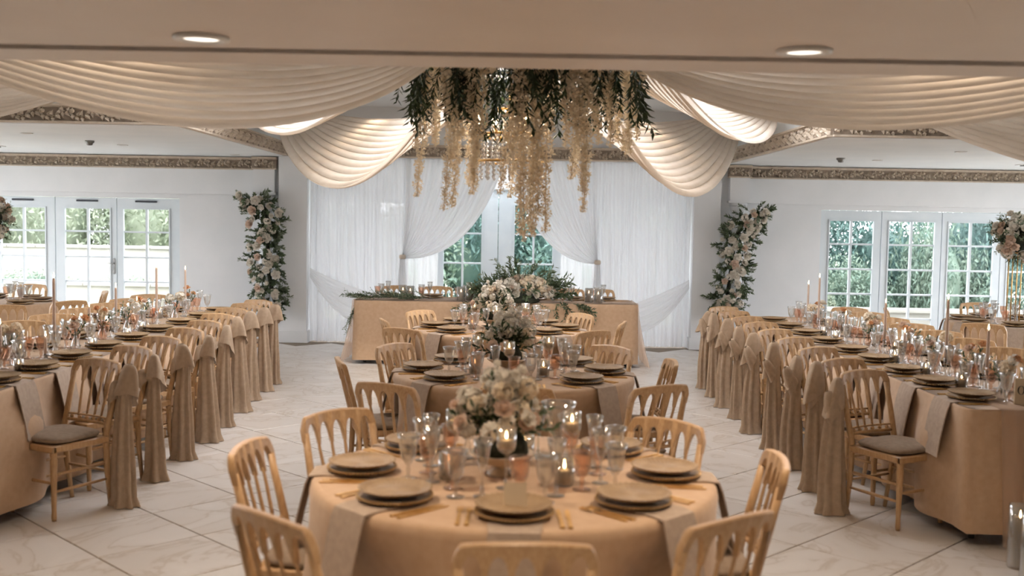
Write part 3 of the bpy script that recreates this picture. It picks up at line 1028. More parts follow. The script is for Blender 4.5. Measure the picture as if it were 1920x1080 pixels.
# ------------------------------------------------------------------ flower columns on the slim columns
def flower_column(label, path, y, seed):
    r = random.Random(seed)
    x0, z0 = path[-1][0], path[-1][1]
    t = thing('flower_column', label, 'flowers', (x0, y, z0))
    q = MB().tube([(p[0] - x0, .12, p[1] - z0) for p in path], .03, 6)
    ob('backing_frame', q.mesh('backing_frame', M['foam']), t)

    def pt(f):
        f *= len(path) - 1
        i = min(int(f), len(path) - 2)
        k = f - i
        a, b = path[i], path[i + 1]
        return a[0] + (b[0] - a[0]) * k - x0, a[1] + (b[1] - a[1]) * k - z0, a[2] + (b[2] - a[2]) * k
    for i in range(210):
        x, z, w = pt((i + r.random()) / 210)
        xx = r.uniform(-1, 1)
        yy = -.16 * math.sqrt(max(0, 1 - xx * xx)) * r.uniform(.2, 1)
        d = Vector((xx * 1.1 + r.uniform(-.4, .4), -r.uniform(.1, 1.0), r.uniform(-1.0, .7)))
        stick(t, 'leaf_spray', SPRAYC[i % 3], (x + xx * w * .62, yy + .06, z), d, r.uniform(.6, .95))
    for i in range(58):
        x, z, w = pt((i + r.random()) / 58)
        xx = r.uniform(-1, 1)
        me = (ROSE_W, ROSE_W, CLUS_W, ROSE_W, ROSE_B, ROSE_W, CLUS_W)[i % 7]
        stick(t, 'flower', me, (x + xx * w * .92, -.17 + .12 * xx * xx - r.uniform(0, .05), z), (xx * .8, -1, r.uniform(-.3, .5)), r.uniform(.75, 1.5) * (.85 if me is CLUS_W else 1))


flower_column('tall flower column on the left white pier, white blooms in olive leaves',
              [(-3.52, 1.98, .16), (-3.34, 1.78, .24), (-3.31, 1.45, .22), (-3.33, 1.1, .22), (-3.27, .75, .19), (-3.20, .48, .12)], 14.34, 1)
flower_column('tall flower column on the right white pier, leaning out at its top',
              [(3.28, 1.90, .14), (3.10, 1.72, .24), (2.99, 1.45, .24), (2.97, 1.1, .20), (2.93, .75, .20), (2.85, .52, .12)], 14.34, 2)


# ------------------------------------------------------------------ fittings on the ceilings
trim_me = MB().lathe([(.062, 0), (.062, -.006), (.048, -.009), (.045, 0)], 20).mesh('trim_ring', M['white_metal'])
lens_me = MB().lathe([(.001, -.002), (.044, -.002), (.044, 0)], 20).mesh('lens', M['lens'])


def downlight(label, x, y, z, power, col, group, s=1.0):
    t = thing('downlight', label, 'light', (x, y, z), 0, group)
    ob('trim_ring', trim_me, t, scale=s)
    ob('lens', lens_me, t, scale=s)
    if power:
        d = bpy.data.lights.new('downlight_lamp', 'SPOT')
        d.energy = power
        d.color = col
        d.spot_size = math.radians(125)
        d.spot_blend = .9
        d.shadow_soft_size = .06
        o = bpy.data.objects.new('downlight_lamp', d)
        COL.objects.link(o)
        o.parent = t
        o.location = (0, 0, -.02)


WARM = (1.0, .80, .60)
NEARP, TRAYP = 70, 22
for i, (x, y) in enumerate([(1.04, 3.90), (-1.12, 3.84), (0, 2.0), (-4.2, 3.6), (4.2, 3.6)]):
    downlight(['recessed downlight in the near soffit, right of centre', 'recessed downlight in the near soffit, left of centre', 'recessed downlight in the soffit above the camera',
               'recessed downlight in the soffit at far left', 'recessed downlight in the soffit at far right'][i], x, y, 2.348, NEARP, WARM, 'soffit downlights', 1.6)
for i, (x, y) in enumerate([(-5.0, 11.0), (-4.6, 12.6), (4.7, 11.3), (4.4, 13.0), (-3.7, 14.2)]):
    downlight(['bay downlight on the left ceiling nearest the gilded cornice', 'bay downlight on the left ceiling beside the smoke detector', 'bay downlight on the right ceiling near the gilded cornice',
               'bay downlight on the right ceiling beside the smoke detector', 'bay downlight on the left ceiling closest to the pier'][i], x, y, 2.518, 0, WARM, 'bay downlights')
for i, (x, y) in enumerate([(-2.2, 5.6), (2.4, 5.6), (-4.6, 8.6), (4.6, 8.6), (0, 5.3), (-1.6, 11.5), (1.4, 11.5)]):
    downlight(['tray downlight above the wide left drape', 'tray downlight above the wide right drape', 'tray downlight near the left gilded cornice', 'tray downlight near the right gilded cornice',
               'tray downlight in front of the flower ring', 'tray downlight behind the flower ring, left', 'tray downlight behind the flower ring, right'][i], x, y, 3.198, TRAYP, WARM, 'tray downlights')

q = MB().lathe([(.05, 0), (.05, -.02), (.035, -.03), (.03, -.05), (.012, -.055)], 16)
for i, (x, y) in enumerate([(-4.75, 12.0), (3.88, 12.75)]):
    ob('smoke_detector', q.mesh('smoke_detector', M['steel']), None, (x, y, 2.52), label=['small smoke detector on the left bay ceiling', 'small smoke detector on the right bay ceiling'][i], cat='smoke detector')
for i, (x, y) in enumerate([(-6.7, 13.0), (6.7, 13.2)]):
    t = thing('ceiling_vent', ['slatted air vent at the left edge of the bay ceiling', 'slatted air vent at the right edge of the bay ceiling'][i], 'vent', (x, y, 2.52))
    ob('vent_frame', MB().box(-.4, .4, -.3, .3, -.008, 0).mesh('vent_frame', M['white_metal'], False), t)
    sm = MB().box(-.36, .36, -.012, .012, -.022, -.008).mesh('slat', M['steel'], False)
    for k in range(7):
        ob('slat', sm, t, (0, -.24 + k * .08, 0))


# ------------------------------------------------------------------ chair: faces local +Y, origin on the floor under the seat
HW = .185                      # half width of the back at the posts


def back_y(x, z):
    """plan curve and rake of the chair back"""
    return -.185 - .02 * (1 - (x / HW) ** 2) - .10 * max(0, z - .45) / .42


def make_chair():
    parts = []
    # padded seat
    def pad(u, v):
        a = 2 * PI * u
        k = math.sin(PI * (v - .5))
        c = math.cos(PI * (v - .5)) ** .45
        sx = math.copysign(abs(math.cos(a)) ** .45, math.cos(a))
        sy = math.copysign(abs(math.sin(a)) ** .45, math.sin(a))
        w = .195 + .012 * sy
        return (w * c * sx, .185 * c * sy, .462 + .030 * k)
    parts.append(P('seat_pad', MB().grid(pad, 28, 9, True).mesh('seat_pad', M['pad'])))
    q = MB()
    q.bbox(-.2, .2, .165, .195, .40, .442, .006)
    q.bbox(-.185, .185, -.195, -.165, .40, .442, .006)
    q.bbox(-.2, -.172, -.19, .19, .40, .442, .006)
    q.bbox(.172, .2, -.19, .19, .40, .442, .006)
    q.box(-.19, .19, -.18, .18, .425, .440)
    parts.append(P('seat_frame', q.mesh('seat_frame', M['wood'], 'auto')))
    # front legs, turned
    leg = MB().lathe([(.012, 0), (.015, .02), (.0135, .06), (.019, .3), (.021, .36), (.017, .372), (.021, .385), (.020, .43)], 10).mesh('leg', M['wood'])
    for s in (-1, 1):
        parts.append(P('leg', leg, (s * .178, .172, 0)))
    # rear legs run on up as back posts
    for s in (-1, 1):
        pts = [(s * .165, -.225, 0), (s * .172, -.195, .25), (s * HW * .97, -.185, .45), (s * HW, back_y(HW, .62), .62), (s * HW, back_y(HW, .80), .80)]
        parts.append(P('leg', MB().tube(pts, [.012, .017, .019, .017, .016], 8).mesh('leg', M['wood'])))
    # arcaded top rail
    NX, NSP = 61, 5
    def ztop(x):
        t = abs(x) / (HW + .016)
        return .868 + .018 * (1 - t * t) - .05 * max(0, (t - .86) / .14) ** 2
    def zbot(x):
        t = (x + HW) / (2 * HW) * NSP
        if t < 0 or t > NSP:
            return .76
        k = (t - math.floor(t)) * 2 - 1
        k = min(1, abs(k) * 1.14)
        return .742 + .098 * (1 - k ** 2.3) ** .55
    v = []
    for i in range(NX):
        x = -HW - .016 + (2 * HW + .032) * i / (NX - 1)
        for (z, th) in ((zbot(x), .011), (ztop(x) - .006, .014), (ztop(x), .008)):
            y = back_y(max(-HW, min(HW, x)), z)
            v.append((x, y - th, z))
            v.append((x, y + th, z))
    f = []
    for i in range(NX - 1):
        a, b = i * 6, i * 6 + 6
        f += [(a, b, b + 2, a + 2), (a + 2, b + 2, b + 4, a + 4), (a + 4, b + 4, b + 5, a + 5), (a + 5, b + 5, b + 3, a + 3), (a + 3, b + 3, b + 1, a + 1), (a + 1, b + 1, b, a)]
    e = (NX - 1) * 6
    f += [(0, 2, 3, 1), (2, 4, 5, 3), (e, e + 1, e + 3, e + 2), (e + 2, e + 3, e + 5, e + 4)]
    parts.append(P('top_rail', MB().add(v, f).mesh('top_rail', M['wood'], 'auto')))
    # spindles
    for k in range(1, NSP):
        x = -HW + 2 * HW * k / NSP
        xb = x * .86
        pts = [(xb, back_y(xb, .53), .53), (xb + (x - xb) * .25, back_y(x, .6), .6), (x, back_y(x, .72), .72), (x, back_y(x, .80), .80)]
        parts.append(P('spindle', MB().tube(pts, [.0065, .0085, .0070, .0062], 6).mesh('spindle', M['wood'])))
    # lower back rail with the row of turned beads
    q = MB()
    q.tube([(x, back_y(x, .505), .505) for x in (-.18, -.09, 0, .09, .18)], .011, 8)
    q.tube([(x, back_y(x, .54), .54) for x in (-.18, -.09, 0, .09, .18)], .007, 6)
    bead = MB().ball((0, 0, 0), .0125, 8, 6).mesh('bead', M['wood'])
    beads = [P('bead', bead, (x, back_y(x, .523), .523)) for x in (-.14 + .056 * k for k in range(6))]
    parts.append(P('lower_rail', q.mesh('lower_rail', M['wood']), sub=beads))
    # stretchers
    for s in (-1, 1):
        for z in (.17, .27):
            parts.append(P('stretcher', MB().tube([(s * .178, .172, z), (s * .174, 0, z), (s * .170, -.2, z)], [.008, .011, .008], 6).mesh('stretcher', M['wood'])))
    parts.append(P('stretcher', MB().tube([(-.175, .172, .22), (0, .172, .22), (.175, .172, .22)], [.008, .011, .008], 6).mesh('stretcher', M['wood'])))
    parts.append(P('stretcher', MB().tube([(-.17, -.2, .22), (0, -.2, .22), (.17, -.2, .22)], [.008, .011, .008], 6).mesh('stretcher', M['wood'])))
    return parts


CHAIR = make_chair()


def chair(label, x, y, dx, dy, group):
    t = thing('banquet_chair', label, 'chair', (x, y, .004), face_rz(dx, dy), group)
    t.scale = (1, 1, .955)
    inst(CHAIR, t)
    return t


# ------------------------------------------------------------------ tables under cloths
def table_frame(t, shape, a, b=0):
    if shape == 'round':
        ob('tabletop', MB().lathe([(a - .01, .70), (a - .005, .715), (a - .005, .735), (a - .012, .742)], 40).mesh('tabletop', M['wood'], 'auto'), t)
        pts = [(math.cos(k * PI / 2 + .785) * a * .6, math.sin(k * PI / 2 + .785) * a * .6) for k in range(4)]
    else:
        ob('tabletop', MB().bbox(-a, a, -b, b, .70, .742, .006).mesh('tabletop', M['wood'], 'auto'), t)
        pts = [(sx * (a - .1), sy * (b - .15)) for sx in (-1, 1) for sy in (-1, 1)]
    lg = MB().tube([(0, 0, 0), (0, 0, .7)], .018, 8).mesh('leg', M['steel'])
    for p in pts:
        ob('leg', lg, t, (p[0], p[1], .004))


def round_cloth(R, seed, zb=.03, seats=()):
    r = random.Random(seed)
    ph = [r.uniform(0, 6.28) for _ in range(4)]
    prof = [(0, .750), (.3, .750), (.6, .750), (R - .03, .750), (R - .008, .747), (R + .004, .735), (R + .010, .71)]
    def fn(u, v):
        a = 2 * PI * u
        k = v * 14
        if k <= 6:
            i = min(int(k), 5)
            rr = prof[i][0] + (prof[i + 1][0] - prof[i][0]) * (k - i)
            z = prof[i][1] + (prof[i + 1][1] - prof[i][1]) * (k - i)
        else:
            s = (k - 6) / 8
            z = .71 + (zb - .71) * s
            fold = math.sin(11 * a + ph[0] + .5 * math.sin(2 * a + ph[1])) * .6 + math.sin(7 * a + ph[2]) * .4 + .25 * math.sin(23 * a + ph[3])
            rr = R + .010 + .055 * s + .055 * s ** 1.2 * fold
            for sa in seats:                       # chair seats pushed in under the edge press the cloth back
                dd = (a - sa + PI) % (2 * PI) - PI
                rr -= .10 * math.exp(-(dd / .22) ** 2) * min(1, s / .3)
        return (rr * math.cos(a), rr * math.sin(a), z)
    return MB().grid(fn, 176, 15, True).mesh('tablecloth', M['cloth'])


def long_cloth(a, b, seed, dents=(), zb=.08):
    """rectangular cloth for half sizes a (x) and b (y); dents: (y, side) where chair seats press it in"""
    r = random.Random(seed)
    ph = [r.uniform(0, 6.28) for _ in range(4)]
    # perimeter of a rounded rectangle, finely sampled
    per = []
    rc = .03
    def side(p, q, n):
        for i in range(n):
            t = i / n
            per.append((p[0] + (q[0] - p[0]) * t, p[1] + (q[1] - p[1]) * t))
    nx, ny = max(12, int(a * 2 / .06)), max(12, int(b * 2 / .06))
    side((-a + rc, -b), (a - rc, -b), nx)
    side((a, -b + rc), (a, b - rc), ny)
    side((a - rc, b), (-a + rc, b), nx)
    side((-a, b - rc), (-a, -b + rc), ny)
    n = len(per)
    rows = [(0.0, .750), (.006, .746), (.010, .735)] + [(.012, .735 + (zb - .735) * k / 9) for k in range(1, 10)]
    v, f = [], []
    for (o, z) in rows:
        for i, (x, y) in enumerate(per):
            ex = 1 if abs(x) > a - rc * 1.5 else 0
            ey = 1 if abs(y) > b - rc * 1.5 else 0
            s = max(0, (.735 - z) / .7)
            s_ = i * .06
            w = s * (.010 + .016 * math.sin(4.1 * s_ + ph[0]) * math.sin(1.3 * s_ + ph[1]))
            inn = 0
            for (dy, sd, dp) in dents:
                if sd * x > 0 and ex:
                    inn = max(inn, min(dp, .11) * math.exp(-((y - dy) / .26) ** 2) * min(1, s / .34) * min(1, max(0, (b - abs(y)) / .35)))
            k = o + w - inn
            v.append((x + (math.copysign(k, x) if ex else 0), y + (math.copysign(k, y) if ey else 0), z))
    for j in range(len(rows) - 1):
        for i in range(n):
            f.append((j * n + i, j * n + (i + 1) % n, (j + 1) * n + (i + 1) % n, (j + 1) * n + i))
    f.append(tuple(range(n - 1, -1, -1))[::-1])
    return MB().add(v, f).mesh('tablecloth', M['cloth'])


# ------------------------------------------------------------------ tableware
def ridges(i, n, r, z):
    return 1 + (.012 if i % 2 else -.012) * (1 if r > .05 else 0)


q = MB().lathe([(.07, 0), (.075, .004), (.108, .012), (.127, .022), (.1275, .025), (.122, .0255), (.105, .017), (.085, .0125), (.035, .0118), (.001, .0115)], 72, mod=ridges)
for k_, (x_, y_, z_) in enumerate(q.v):                  # radial ribs on the well and rim
    r_ = math.hypot(x_, y_)
    if r_ > .03:
        q.v[k_] = (x_, y_, z_ + (.0016 if (k_ % 72) % 2 else -.0006) * min(1, r_ / .11))
PLATE = q.mesh('dinner_plate', M['plate'], False)
CHARGER = MB().lathe([(.085, 0), (.09, .003), (.122, .009), (.128, .013), (.128, .016), (.12, .015), (.088, .008), (.001, .007)], 48).mesh('charger_plate', M['charger'])
q = MB()
for i in range(56):
    a = 2 * PI * i / 56
    q.ball((.1285 * math.cos(a), .1285 * math.sin(a), .0145), .0058, 5, 4)
BEADS = q.mesh('beaded_rim', M['bead'])


def flute(i, n, r, z):
    return 1 + (.035 if i % 2 else 0) * (1 if z > .05 else 0)


# open goblets: outer skin only, thin at the lip
GOBLET = MB().lathe([(.032, 0), (.033, .003), (.010, .008), (.0055, .02), (.0085, .035), (.0055, .05), (.014, .062), (.026, .085), (.031, .115), (.036, .15), (.043, .168),
                     (.0415, .167), (.034, .148), (.029, .115), (.024, .088), (.010, .068), (.001, .066)], 20, mod=flute).mesh('goblet', M['glass'])
FLUTE = MB().lathe([(.031, 0), (.032, .003), (.008, .008), (.0048, .05), (.0048, .085), (.012, .10), (.022, .135), (.028, .175), (.034, .205), (.0325, .204), (.026, .175), (.020, .137), (.008, .105), (.001, .104)],
                   18, mod=flute).mesh('champagne_glass', M['glass'])
PINK = MB().lathe([(.033, 0), (.034, .003), (.012, .008), (.007, .02), (.011, .03), (.007, .042), (.018, .052), (.029, .075), (.033, .105), (.037, .13), (.041, .142),
                   (.0395, .141), (.035, .128), (.031, .105), (.027, .078), (.015, .058), (.001, .056)], 20, mod=flute).mesh('rose_goblet', M['pink'])
KNIFE = MB().add([(-.007, -.11, 0), (.007, -.11, 0), (.006, -.01, 0), (-.006, -.01, 0), (-.007, -.11, .005), (.007, -.11, .005), (.006, -.01, .005), (-.006, -.01, .005),
                  (-.010, .03, 0), (.007, .03, 0), (-.009, .09, .001), (.004, .11, .001), (-.010, .03, .003), (.007, .03, .003), (-.009, .09, .003), (.004, .11, .003)],
                 [(4, 5, 6, 7), (0, 1, 5, 4), (1, 2, 6, 5), (3, 0, 4, 7), (7, 6, 13, 12), (12, 13, 15, 14), (2, 9, 13, 6), (9, 11, 15, 13), (8, 3, 7, 12), (10, 8, 12, 14), (11, 10, 14, 15)]).mesh('knife', M['gold'], False)
q = MB().add([(-.007, -.1, 0), (.007, -.1, 0), (.003, .04, .002), (-.003, .04, .002), (-.007, -.1, .005), (.007, -.1, .005), (.003, .04, .006), (-.003, .04, .006)],
             [(4, 5, 6, 7), (0, 1, 5, 4), (1, 2, 6, 5), (3, 0, 4, 7), (2, 3, 7, 6)])
q.add([(-.011, .055, .004), (.011, .055, .004), (.011, .065, .004), (-.011, .065, .004), (-.003, .04, .006), (.003, .04, .006), (.011, .055, .007), (-.011, .055, .007), (.011, .065, .007), (-.011, .065, .007)],
      [(4, 5, 6, 7), (7, 6, 8, 9), (0, 1, 2, 3)])
for k in range(4):
    x = -.009 + .006 * k
    q.box(x - .0015, x + .0015, .065, .10, .004, .007)
FORK = q.mesh('fork', M['gold'], False)


def napkin_mesh(edge, drop, w=.085, curve=0.0):
    """folded strip from under the plate over the table edge; edge = distance to the edge along -Y"""
    path = [(.06, .0), (-.02, .0), (-edge + .03, .0), (-edge - .012, -.006), (-edge - .026, -.035), (-edge - .042, -.1), (-edge - .062, -.1 - (drop - .1) * .5), (-edge - .080, -drop)]
    v, f = [], []
    for i, (y, z) in enumerate(path):
        for (s, th) in ((-1, 0), (1, 0), (1, 1), (-1, 1)):
            k = .0055 * th
            yy, zz = (y, z + k) if i < 3 else (y - k, z + (k if i == 3 else 0))
            x = s * (w + .004 * math.sin(i * 1.7)) + (.006 * math.sin(i) if s > 0 else 0)
            v.append((x, yy - curve * x * x, zz))
    for i in range(len(path) - 1):
        for k in range(4):
            f.append((i * 4 + k, i * 4 + (k + 1) % 4, i * 4 + 4 + (k + 1) % 4, i * 4 + 4 + k))
    e = len(v) - 4
    f += [(3, 2, 1, 0), (e, e + 1, e + 2, e + 3)]
    return MB().add(v, f).mesh('napkin', M['napkin'], 'auto')


NAP_R = napkin_mesh(.178, .27, curve=-.66)
NAP_L = napkin_mesh(.145, .31, .115)
TZ0 = .751


def place(x, y, dx, dy, seat, group, nap=None, cutlery=True, glasses='gfp', gl=.26, jitter=.012):
    """place setting: (x, y) plate centre, (dx, dy) unit vector into the table; seat is the phrase naming the seat"""
    rz = face_rz(dx, dy)
    c, s = math.cos(rz), math.sin(rz)

    def w(lx, ly, z):
        return (x + lx * c - ly * s, y + lx * s + ly * c, z)
    z = TZ0
    if nap:
        ob('napkin', nap, None, w(0, 0, z), (0, 0, rz), None, 'hanging taupe napkin ' + seat, 'napkin', group + ' napkins')
        z += .006
    ch = ob('charger_plate', CHARGER, None, w(0, 0, z), (0, 0, rz), None, 'beaded gilt charger plate ' + seat, 'plate', group + ' chargers')
    ob('beaded_rim', BEADS, ch)
    ob('dinner_plate', PLATE, None, w(RNG.uniform(-.006, .006), RNG.uniform(-.006, .006), z + .0165), (0, 0, rz + RNG.uniform(0, 1)), None, 'ridged taupe dinner plate ' + seat, 'plate', group + ' plates')
    if cutlery:
        for me, lx, nm, lb in ((KNIFE, .150, 'knife', 'inner gold knife '), (KNIFE, .178, 'knife', 'outer gold knife '), (FORK, -.150, 'fork', 'inner gold fork '), (FORK, -.180, 'fork', 'outer gold fork ')):
            ob(nm, me, None, w(lx, -.02 + RNG.uniform(-.006, .006), TZ0), (0, 0, rz + RNG.uniform(-.04, .04)), None, lb + seat, nm, group + ' cutlery')
    for i, g in enumerate(glasses):
        lx, ly = ((.10, gl - .04), (.01, gl + .03), (.15, gl + .05), (-.08, gl))[i]
        me, nm, lb = {'g': (GOBLET, 'goblet', 'clear fluted goblet '), 'f': (FLUTE, 'champagne_glass', 'tall clear champagne glass '), 'p': (PINK, 'rose_goblet', 'rose-tinted goblet ')}[g]
        ob(nm, me, None, w(lx + RNG.uniform(-jitter, jitter), ly + RNG.uniform(-jitter, jitter), TZ0), (0, 0, RNG.uniform(0, 6)), None, lb + seat, 'glass', group + ' glasses')


# candles
VOT_G = MB().lathe([(.030, 0), (.034, .004), (.036, .09), (.034, .09), (.032, .006), (.001, .005)], 20).mesh('glass_cup', M['glass'])
VOT_W = MB().lathe([(.026, 0), (.0275, .004), (.0275, .045), (.02, .046), (.001, .044)], 14).mesh('wax', M['wax'])
FLAME = MB().lathe([(.0006, 0), (.0036, .004), (.0045, .009), (.0032, .017), (.0012, .026), (.0003, .03)], 8).mesh('flame', M['flame'])
WICK = MB().tube([(0, 0, 0), (.0004, 0, .006), (.001, 0, .011)], .0009, 5).mesh('wick', M['ink'])


def votive(label, x, y, z=TZ0, s=1.0, group='votive candles'):
    t = thing('votive_candle', label, 'candle', (x, y, z), 0, group)
    ob('glass_cup', VOT_G, t, scale=s)
    w = ob('wax', VOT_W, t, (0, 0, .006 * s), scale=s)
    ob('wick', WICK, w, (0, 0, .044))
    ob('flame', FLAME, w, (0, 0, .050))


STEM_G = MB().lathe([(.035, 0), (.036, .003), (.006, .008), (.0045, .05), (.0045, .12), (.03, .14), (.036, .155), (.037, .22), (.0355, .22), (.0345, .158), (.028, .144), (.001, .142)], 20).mesh('stemmed_glass', M['glass'])


def stem_candle(label, x, y, group):
    t = thing('stemmed_candle_glass', label, 'candle', (x, y, TZ0), 0, group)
    ob('stemmed_glass', STEM_G, t)
    ob('wax', VOT_W, t, (0, 0, .145), scale=(1, 1, .7))
    ob('wick', WICK, t, (0, 0, .176))
    ob('flame', FLAME, t, (0, 0, .182))


def taper(label, x, y, ztop, group, lit=True, base=.12):
    t = thing('taper_candle', label, 'candle', (x, y, TZ0), 0, group)
    hz = base
    ob('holder', MB().lathe([(.036, 0), (.037, .005), (.010, .012), (.008, hz * .5), (.013, hz - .03), (.014, hz), (.011, hz), (.010, hz - .02), (.001, hz - .02)], 16).mesh('holder', M['glass']), t)
    top = ztop - TZ0 - .03
    c = ob('candle', MB().lathe([(.0105, hz - .018), (.0108, hz + .02), (.0092, top - .01), (.006, top)], 12).mesh('candle', M['taper']), t)
    ob('wick', WICK, c, (0, 0, top))
    if lit:
        ob('flame', FLAME, c, (0, 0, top + .005), scale=1.15)


# bud vase with a few stems
VASE = [MB().lathe([(.022, 0), (.03, .006), (.034, .03), (.02, .07), (.010, .09), (.009, .12), (.013, .13), (.011, .13), (.007, .118), (.008, .09), (.001, .02)], 16).mesh('vase', M['glass']),
        MB().lathe([(.026, 0), (.034, .01), (.036, .045), (.022, .075), (.018, .1), (.022, .108), (.019, .107), (.015, .1), (.001, .03)], 16).mesh('vase', M['pink'])]


def bud_vase(label, x, y, kind, group, seed):
    r = random.Random(seed)
    t = thing('bud_vase', label, 'vase', (x, y, TZ0), r.uniform(0, 6), group)
    ob('vase', VASE[kind % 2], t)
    for k in range(4):
        d = Vector((r.uniform(-.5, .5), r.uniform(-.5, .5), 1)).normalized()
        L = r.uniform(.07, .15)
        p = Vector((0, 0, .1)) + d * L
        q = MB().tube([(0, 0, .03), Vector((0, 0, .1)) + d * .02, p], .0018, 4)
        st = ob('stem', q.mesh('stem', M['leaf']), t)
        stick(st, 'flower', r.choice((ROSE_W, ROSE_B, CLUS_W, CLUS_I, ROSE_P) if kind != 1 else (CLUS_I, ROSE_P, ROSE_P, ROSE_B)), p, d, r.uniform(.6, .95))
    for k in range(3):
        d = Vector((r.uniform(-.8, .8), r.uniform(-.8, .8), 1))
        stick(t, 'leaf_spray', SPRAY[k], (0, 0, .09), d, r.uniform(.4, .7))


# footed bowl of white flowers for the round tables
BOWL = MB().lathe([(.055, 0), (.058, .006), (.03, .02), (.028, .03), (.07, .045), (.118, .075), (.125, .085), (.118, .086), (.066, .055), (.001, .05)], 32).mesh('bowl', M['bowl'])
MOSS = MB().lathe([(.09, .06), (.105, .085), (.10, .12), (.075, .16), (.03, .185), (.001, .19)], 20).mesh('moss_base', M['foam'])


def table_flowers(label, x, y, seed, s=1.0):
    r = random.Random(seed)
    t = thing('flower_bowl', label, 'flowers', (x, y, TZ0), r.uniform(0, 6), 'flower bowls on the round tables')
    ob('bowl', BOWL, t, scale=s)
    ob('moss_base', MOSS, t, scale=s)
    for k in range(34):
        a, e = r.uniform(0, 2 * PI), r.uniform(.15, 1.4)
        d = Vector((math.cos(a) * math.cos(e), math.sin(a) * math.cos(e), math.sin(e)))
        stick(t, 'leaf_spray', (SPRAY[0], SPRAY[2], SPRAYD[1])[k % 3], Vector((0, 0, .12)) + d * .05, d, r.uniform(.5, .8))
    for k in range(46):
        a, e = r.uniform(0, 2 * PI), r.uniform(.25, 1.5)
        d = Vector((math.cos(a) * math.cos(e), math.sin(a) * math.cos(e), math.sin(e)))
        L = r.uniform(.13, .19) * (1 + .35 * max(0, d.z) ** 2) * s
        me = (CLUS_W, CLUS_W, CLUS_I, ROSE_W, CLUS_W, ROSE_B)[k % 6]
        stick(t, 'flower', me, Vector((0, 0, .13)) + d * L, d, r.uniform(.6, .95))
    for k in range(4):
        d = Vector((r.uniform(-.35, .35), r.uniform(-.35, .35), 1)).normalized()
        for j in range(3):
            stick(t, 'flower', CLUS_W, Vector((0, 0, .13)) + d * (.2 + .045 * j), d, .55 - .1 * j)


# ------------------------------------------------------------------ the three round tables down the middle
SEATS = [('front', -90), ('front left', -135), ('left', 180), ('back left', 135), ('back right', 45), ('right', 0), ('front right', -45)]
ROUND = [('nearest round table', .02, 4.02, 21), ('middle round table', .02, 6.75, 22), ('furthest round table', -.10, 9.45, 23)]
# where the middle of each chair's top rail stands, seat by seat
CH_T = [[(.05, 2.86), (-.705, 3.10), (-1.0, 4.05), (-.78, 4.77), (.70, 4.68), (1.01, 3.98), (.67, 3.15)],
        [(.04, 5.56), (-.66, 5.60), (-1.05, 6.55), (-.81, 7.36), (.71, 7.46), (1.02, 6.74), (.81, 5.70)],
        [(-.1, 8.35), (-.87, 8.44), (-1.10, 9.18), (-.87, 10.08), (.66, 10.04), (.97, 9.30), (.66, 8.49)]]
TR = .758
for n, (tn, cx, cy, sd) in enumerate(ROUND):
    t = thing('round_table', 'wooden round table under the beige cloth, ' + tn, 'table', (cx, cy, 0), 0, 'round tables')
    table_frame(t, 'round', TR)
    ob('tablecloth', round_cloth(TR, sd, .03, [math.atan2(b - cy, a - cx) for a, b in CH_T[n]]), None, (cx, cy, 0), (0, 0, 0), None, 'beige floor-length cloth draped over the ' + tn, 'tablecloth', 'round tablecloths')
    table_flowers(['white flower bowl on the nearest round table', 'white flower bowl on the middle round table', 'white flower bowl on the furthest round table'][n], cx - .05, cy + (.0, .02, .02)[n], sd, (1, 1, 1)[n])
    for k, (sn, deg) in enumerate(SEATS):
        a = math.radians(deg)
        dx, dy = -math.cos(a), -math.sin(a)
        seat = 'at the %s seat of the %s' % (sn, tn)
        tx, ty = CH_T[n][k]
        j = math.atan2(cy - ty, cx - tx) + RNG.uniform(-.1, .1)
        ddx, ddy = math.cos(j), math.sin(j)
        chair('limed wooden chair ' + seat, tx + ddx * .285, ty + ddy * .285, ddx, ddy, 'chairs at the %s' % tn)
        pr = TR - .178
        place(cx + pr * math.cos(a), cy + pr * math.sin(a), dx, dy, seat, tn, NAP_R, True, 'gpf', .22)
    for k, (r, deg) in enumerate([(.26, 200), (.24, 320), (.25, 80)]):
        a = math.radians(deg)
        votive('small lit votive glass %s the flowers on the %s' % (('left of', 'right of', 'behind')[k], tn), cx + r * math.cos(a), cy + r * math.sin(a), TZ0, 1.1)
    for k, (r, deg) in enumerate([(.27, 150), (.26, 30), (.22, 262)]):
        a = math.radians(deg)
        stem_candle('stemmed candle glass %s the flowers on the %s' % (('back left of', 'back right of', 'in front of')[k], tn), cx + r * math.cos(a), cy + r * math.sin(a), 'stemmed candles')
for k, (x, y) in enumerate([(-.17, 4.30), (.20, 4.33)]):
    ob('hurricane_glass', GOBLET, None, (x, y, TZ0), (0, 0, 0), (1.7, 1.7, 1.35), 'large clear flared glass %s behind the flowers, nearest round table' % ('left', 'right')[k], 'glass', 'large glasses')
# small cream menu card standing on the front plate of the nearest table
q = MB().add([(-.045, 0, 0), (.03, -.012, 0), (.03, .008, .075), (-.045, .02, .07), (-.045, .001, 0), (.03, -.011, 0), (.03, .009, .075), (-.045, .021, .07)],
             [(0, 1, 2, 3), (7, 6, 5, 4), (0, 4, 5, 1), (1, 5, 6, 2), (2, 6, 7, 3), (3, 7, 4, 0)])
ob('place_card', q.mesh('place_card', M['card'], False), None, (.03, 3.45, .784), (0, 0, 0), None, 'cream card lying on the front plate of the nearest round table', 'card')

# ------------------------------------------------------------------ the two long tables with sashed chairs along the aisle
q = MB()


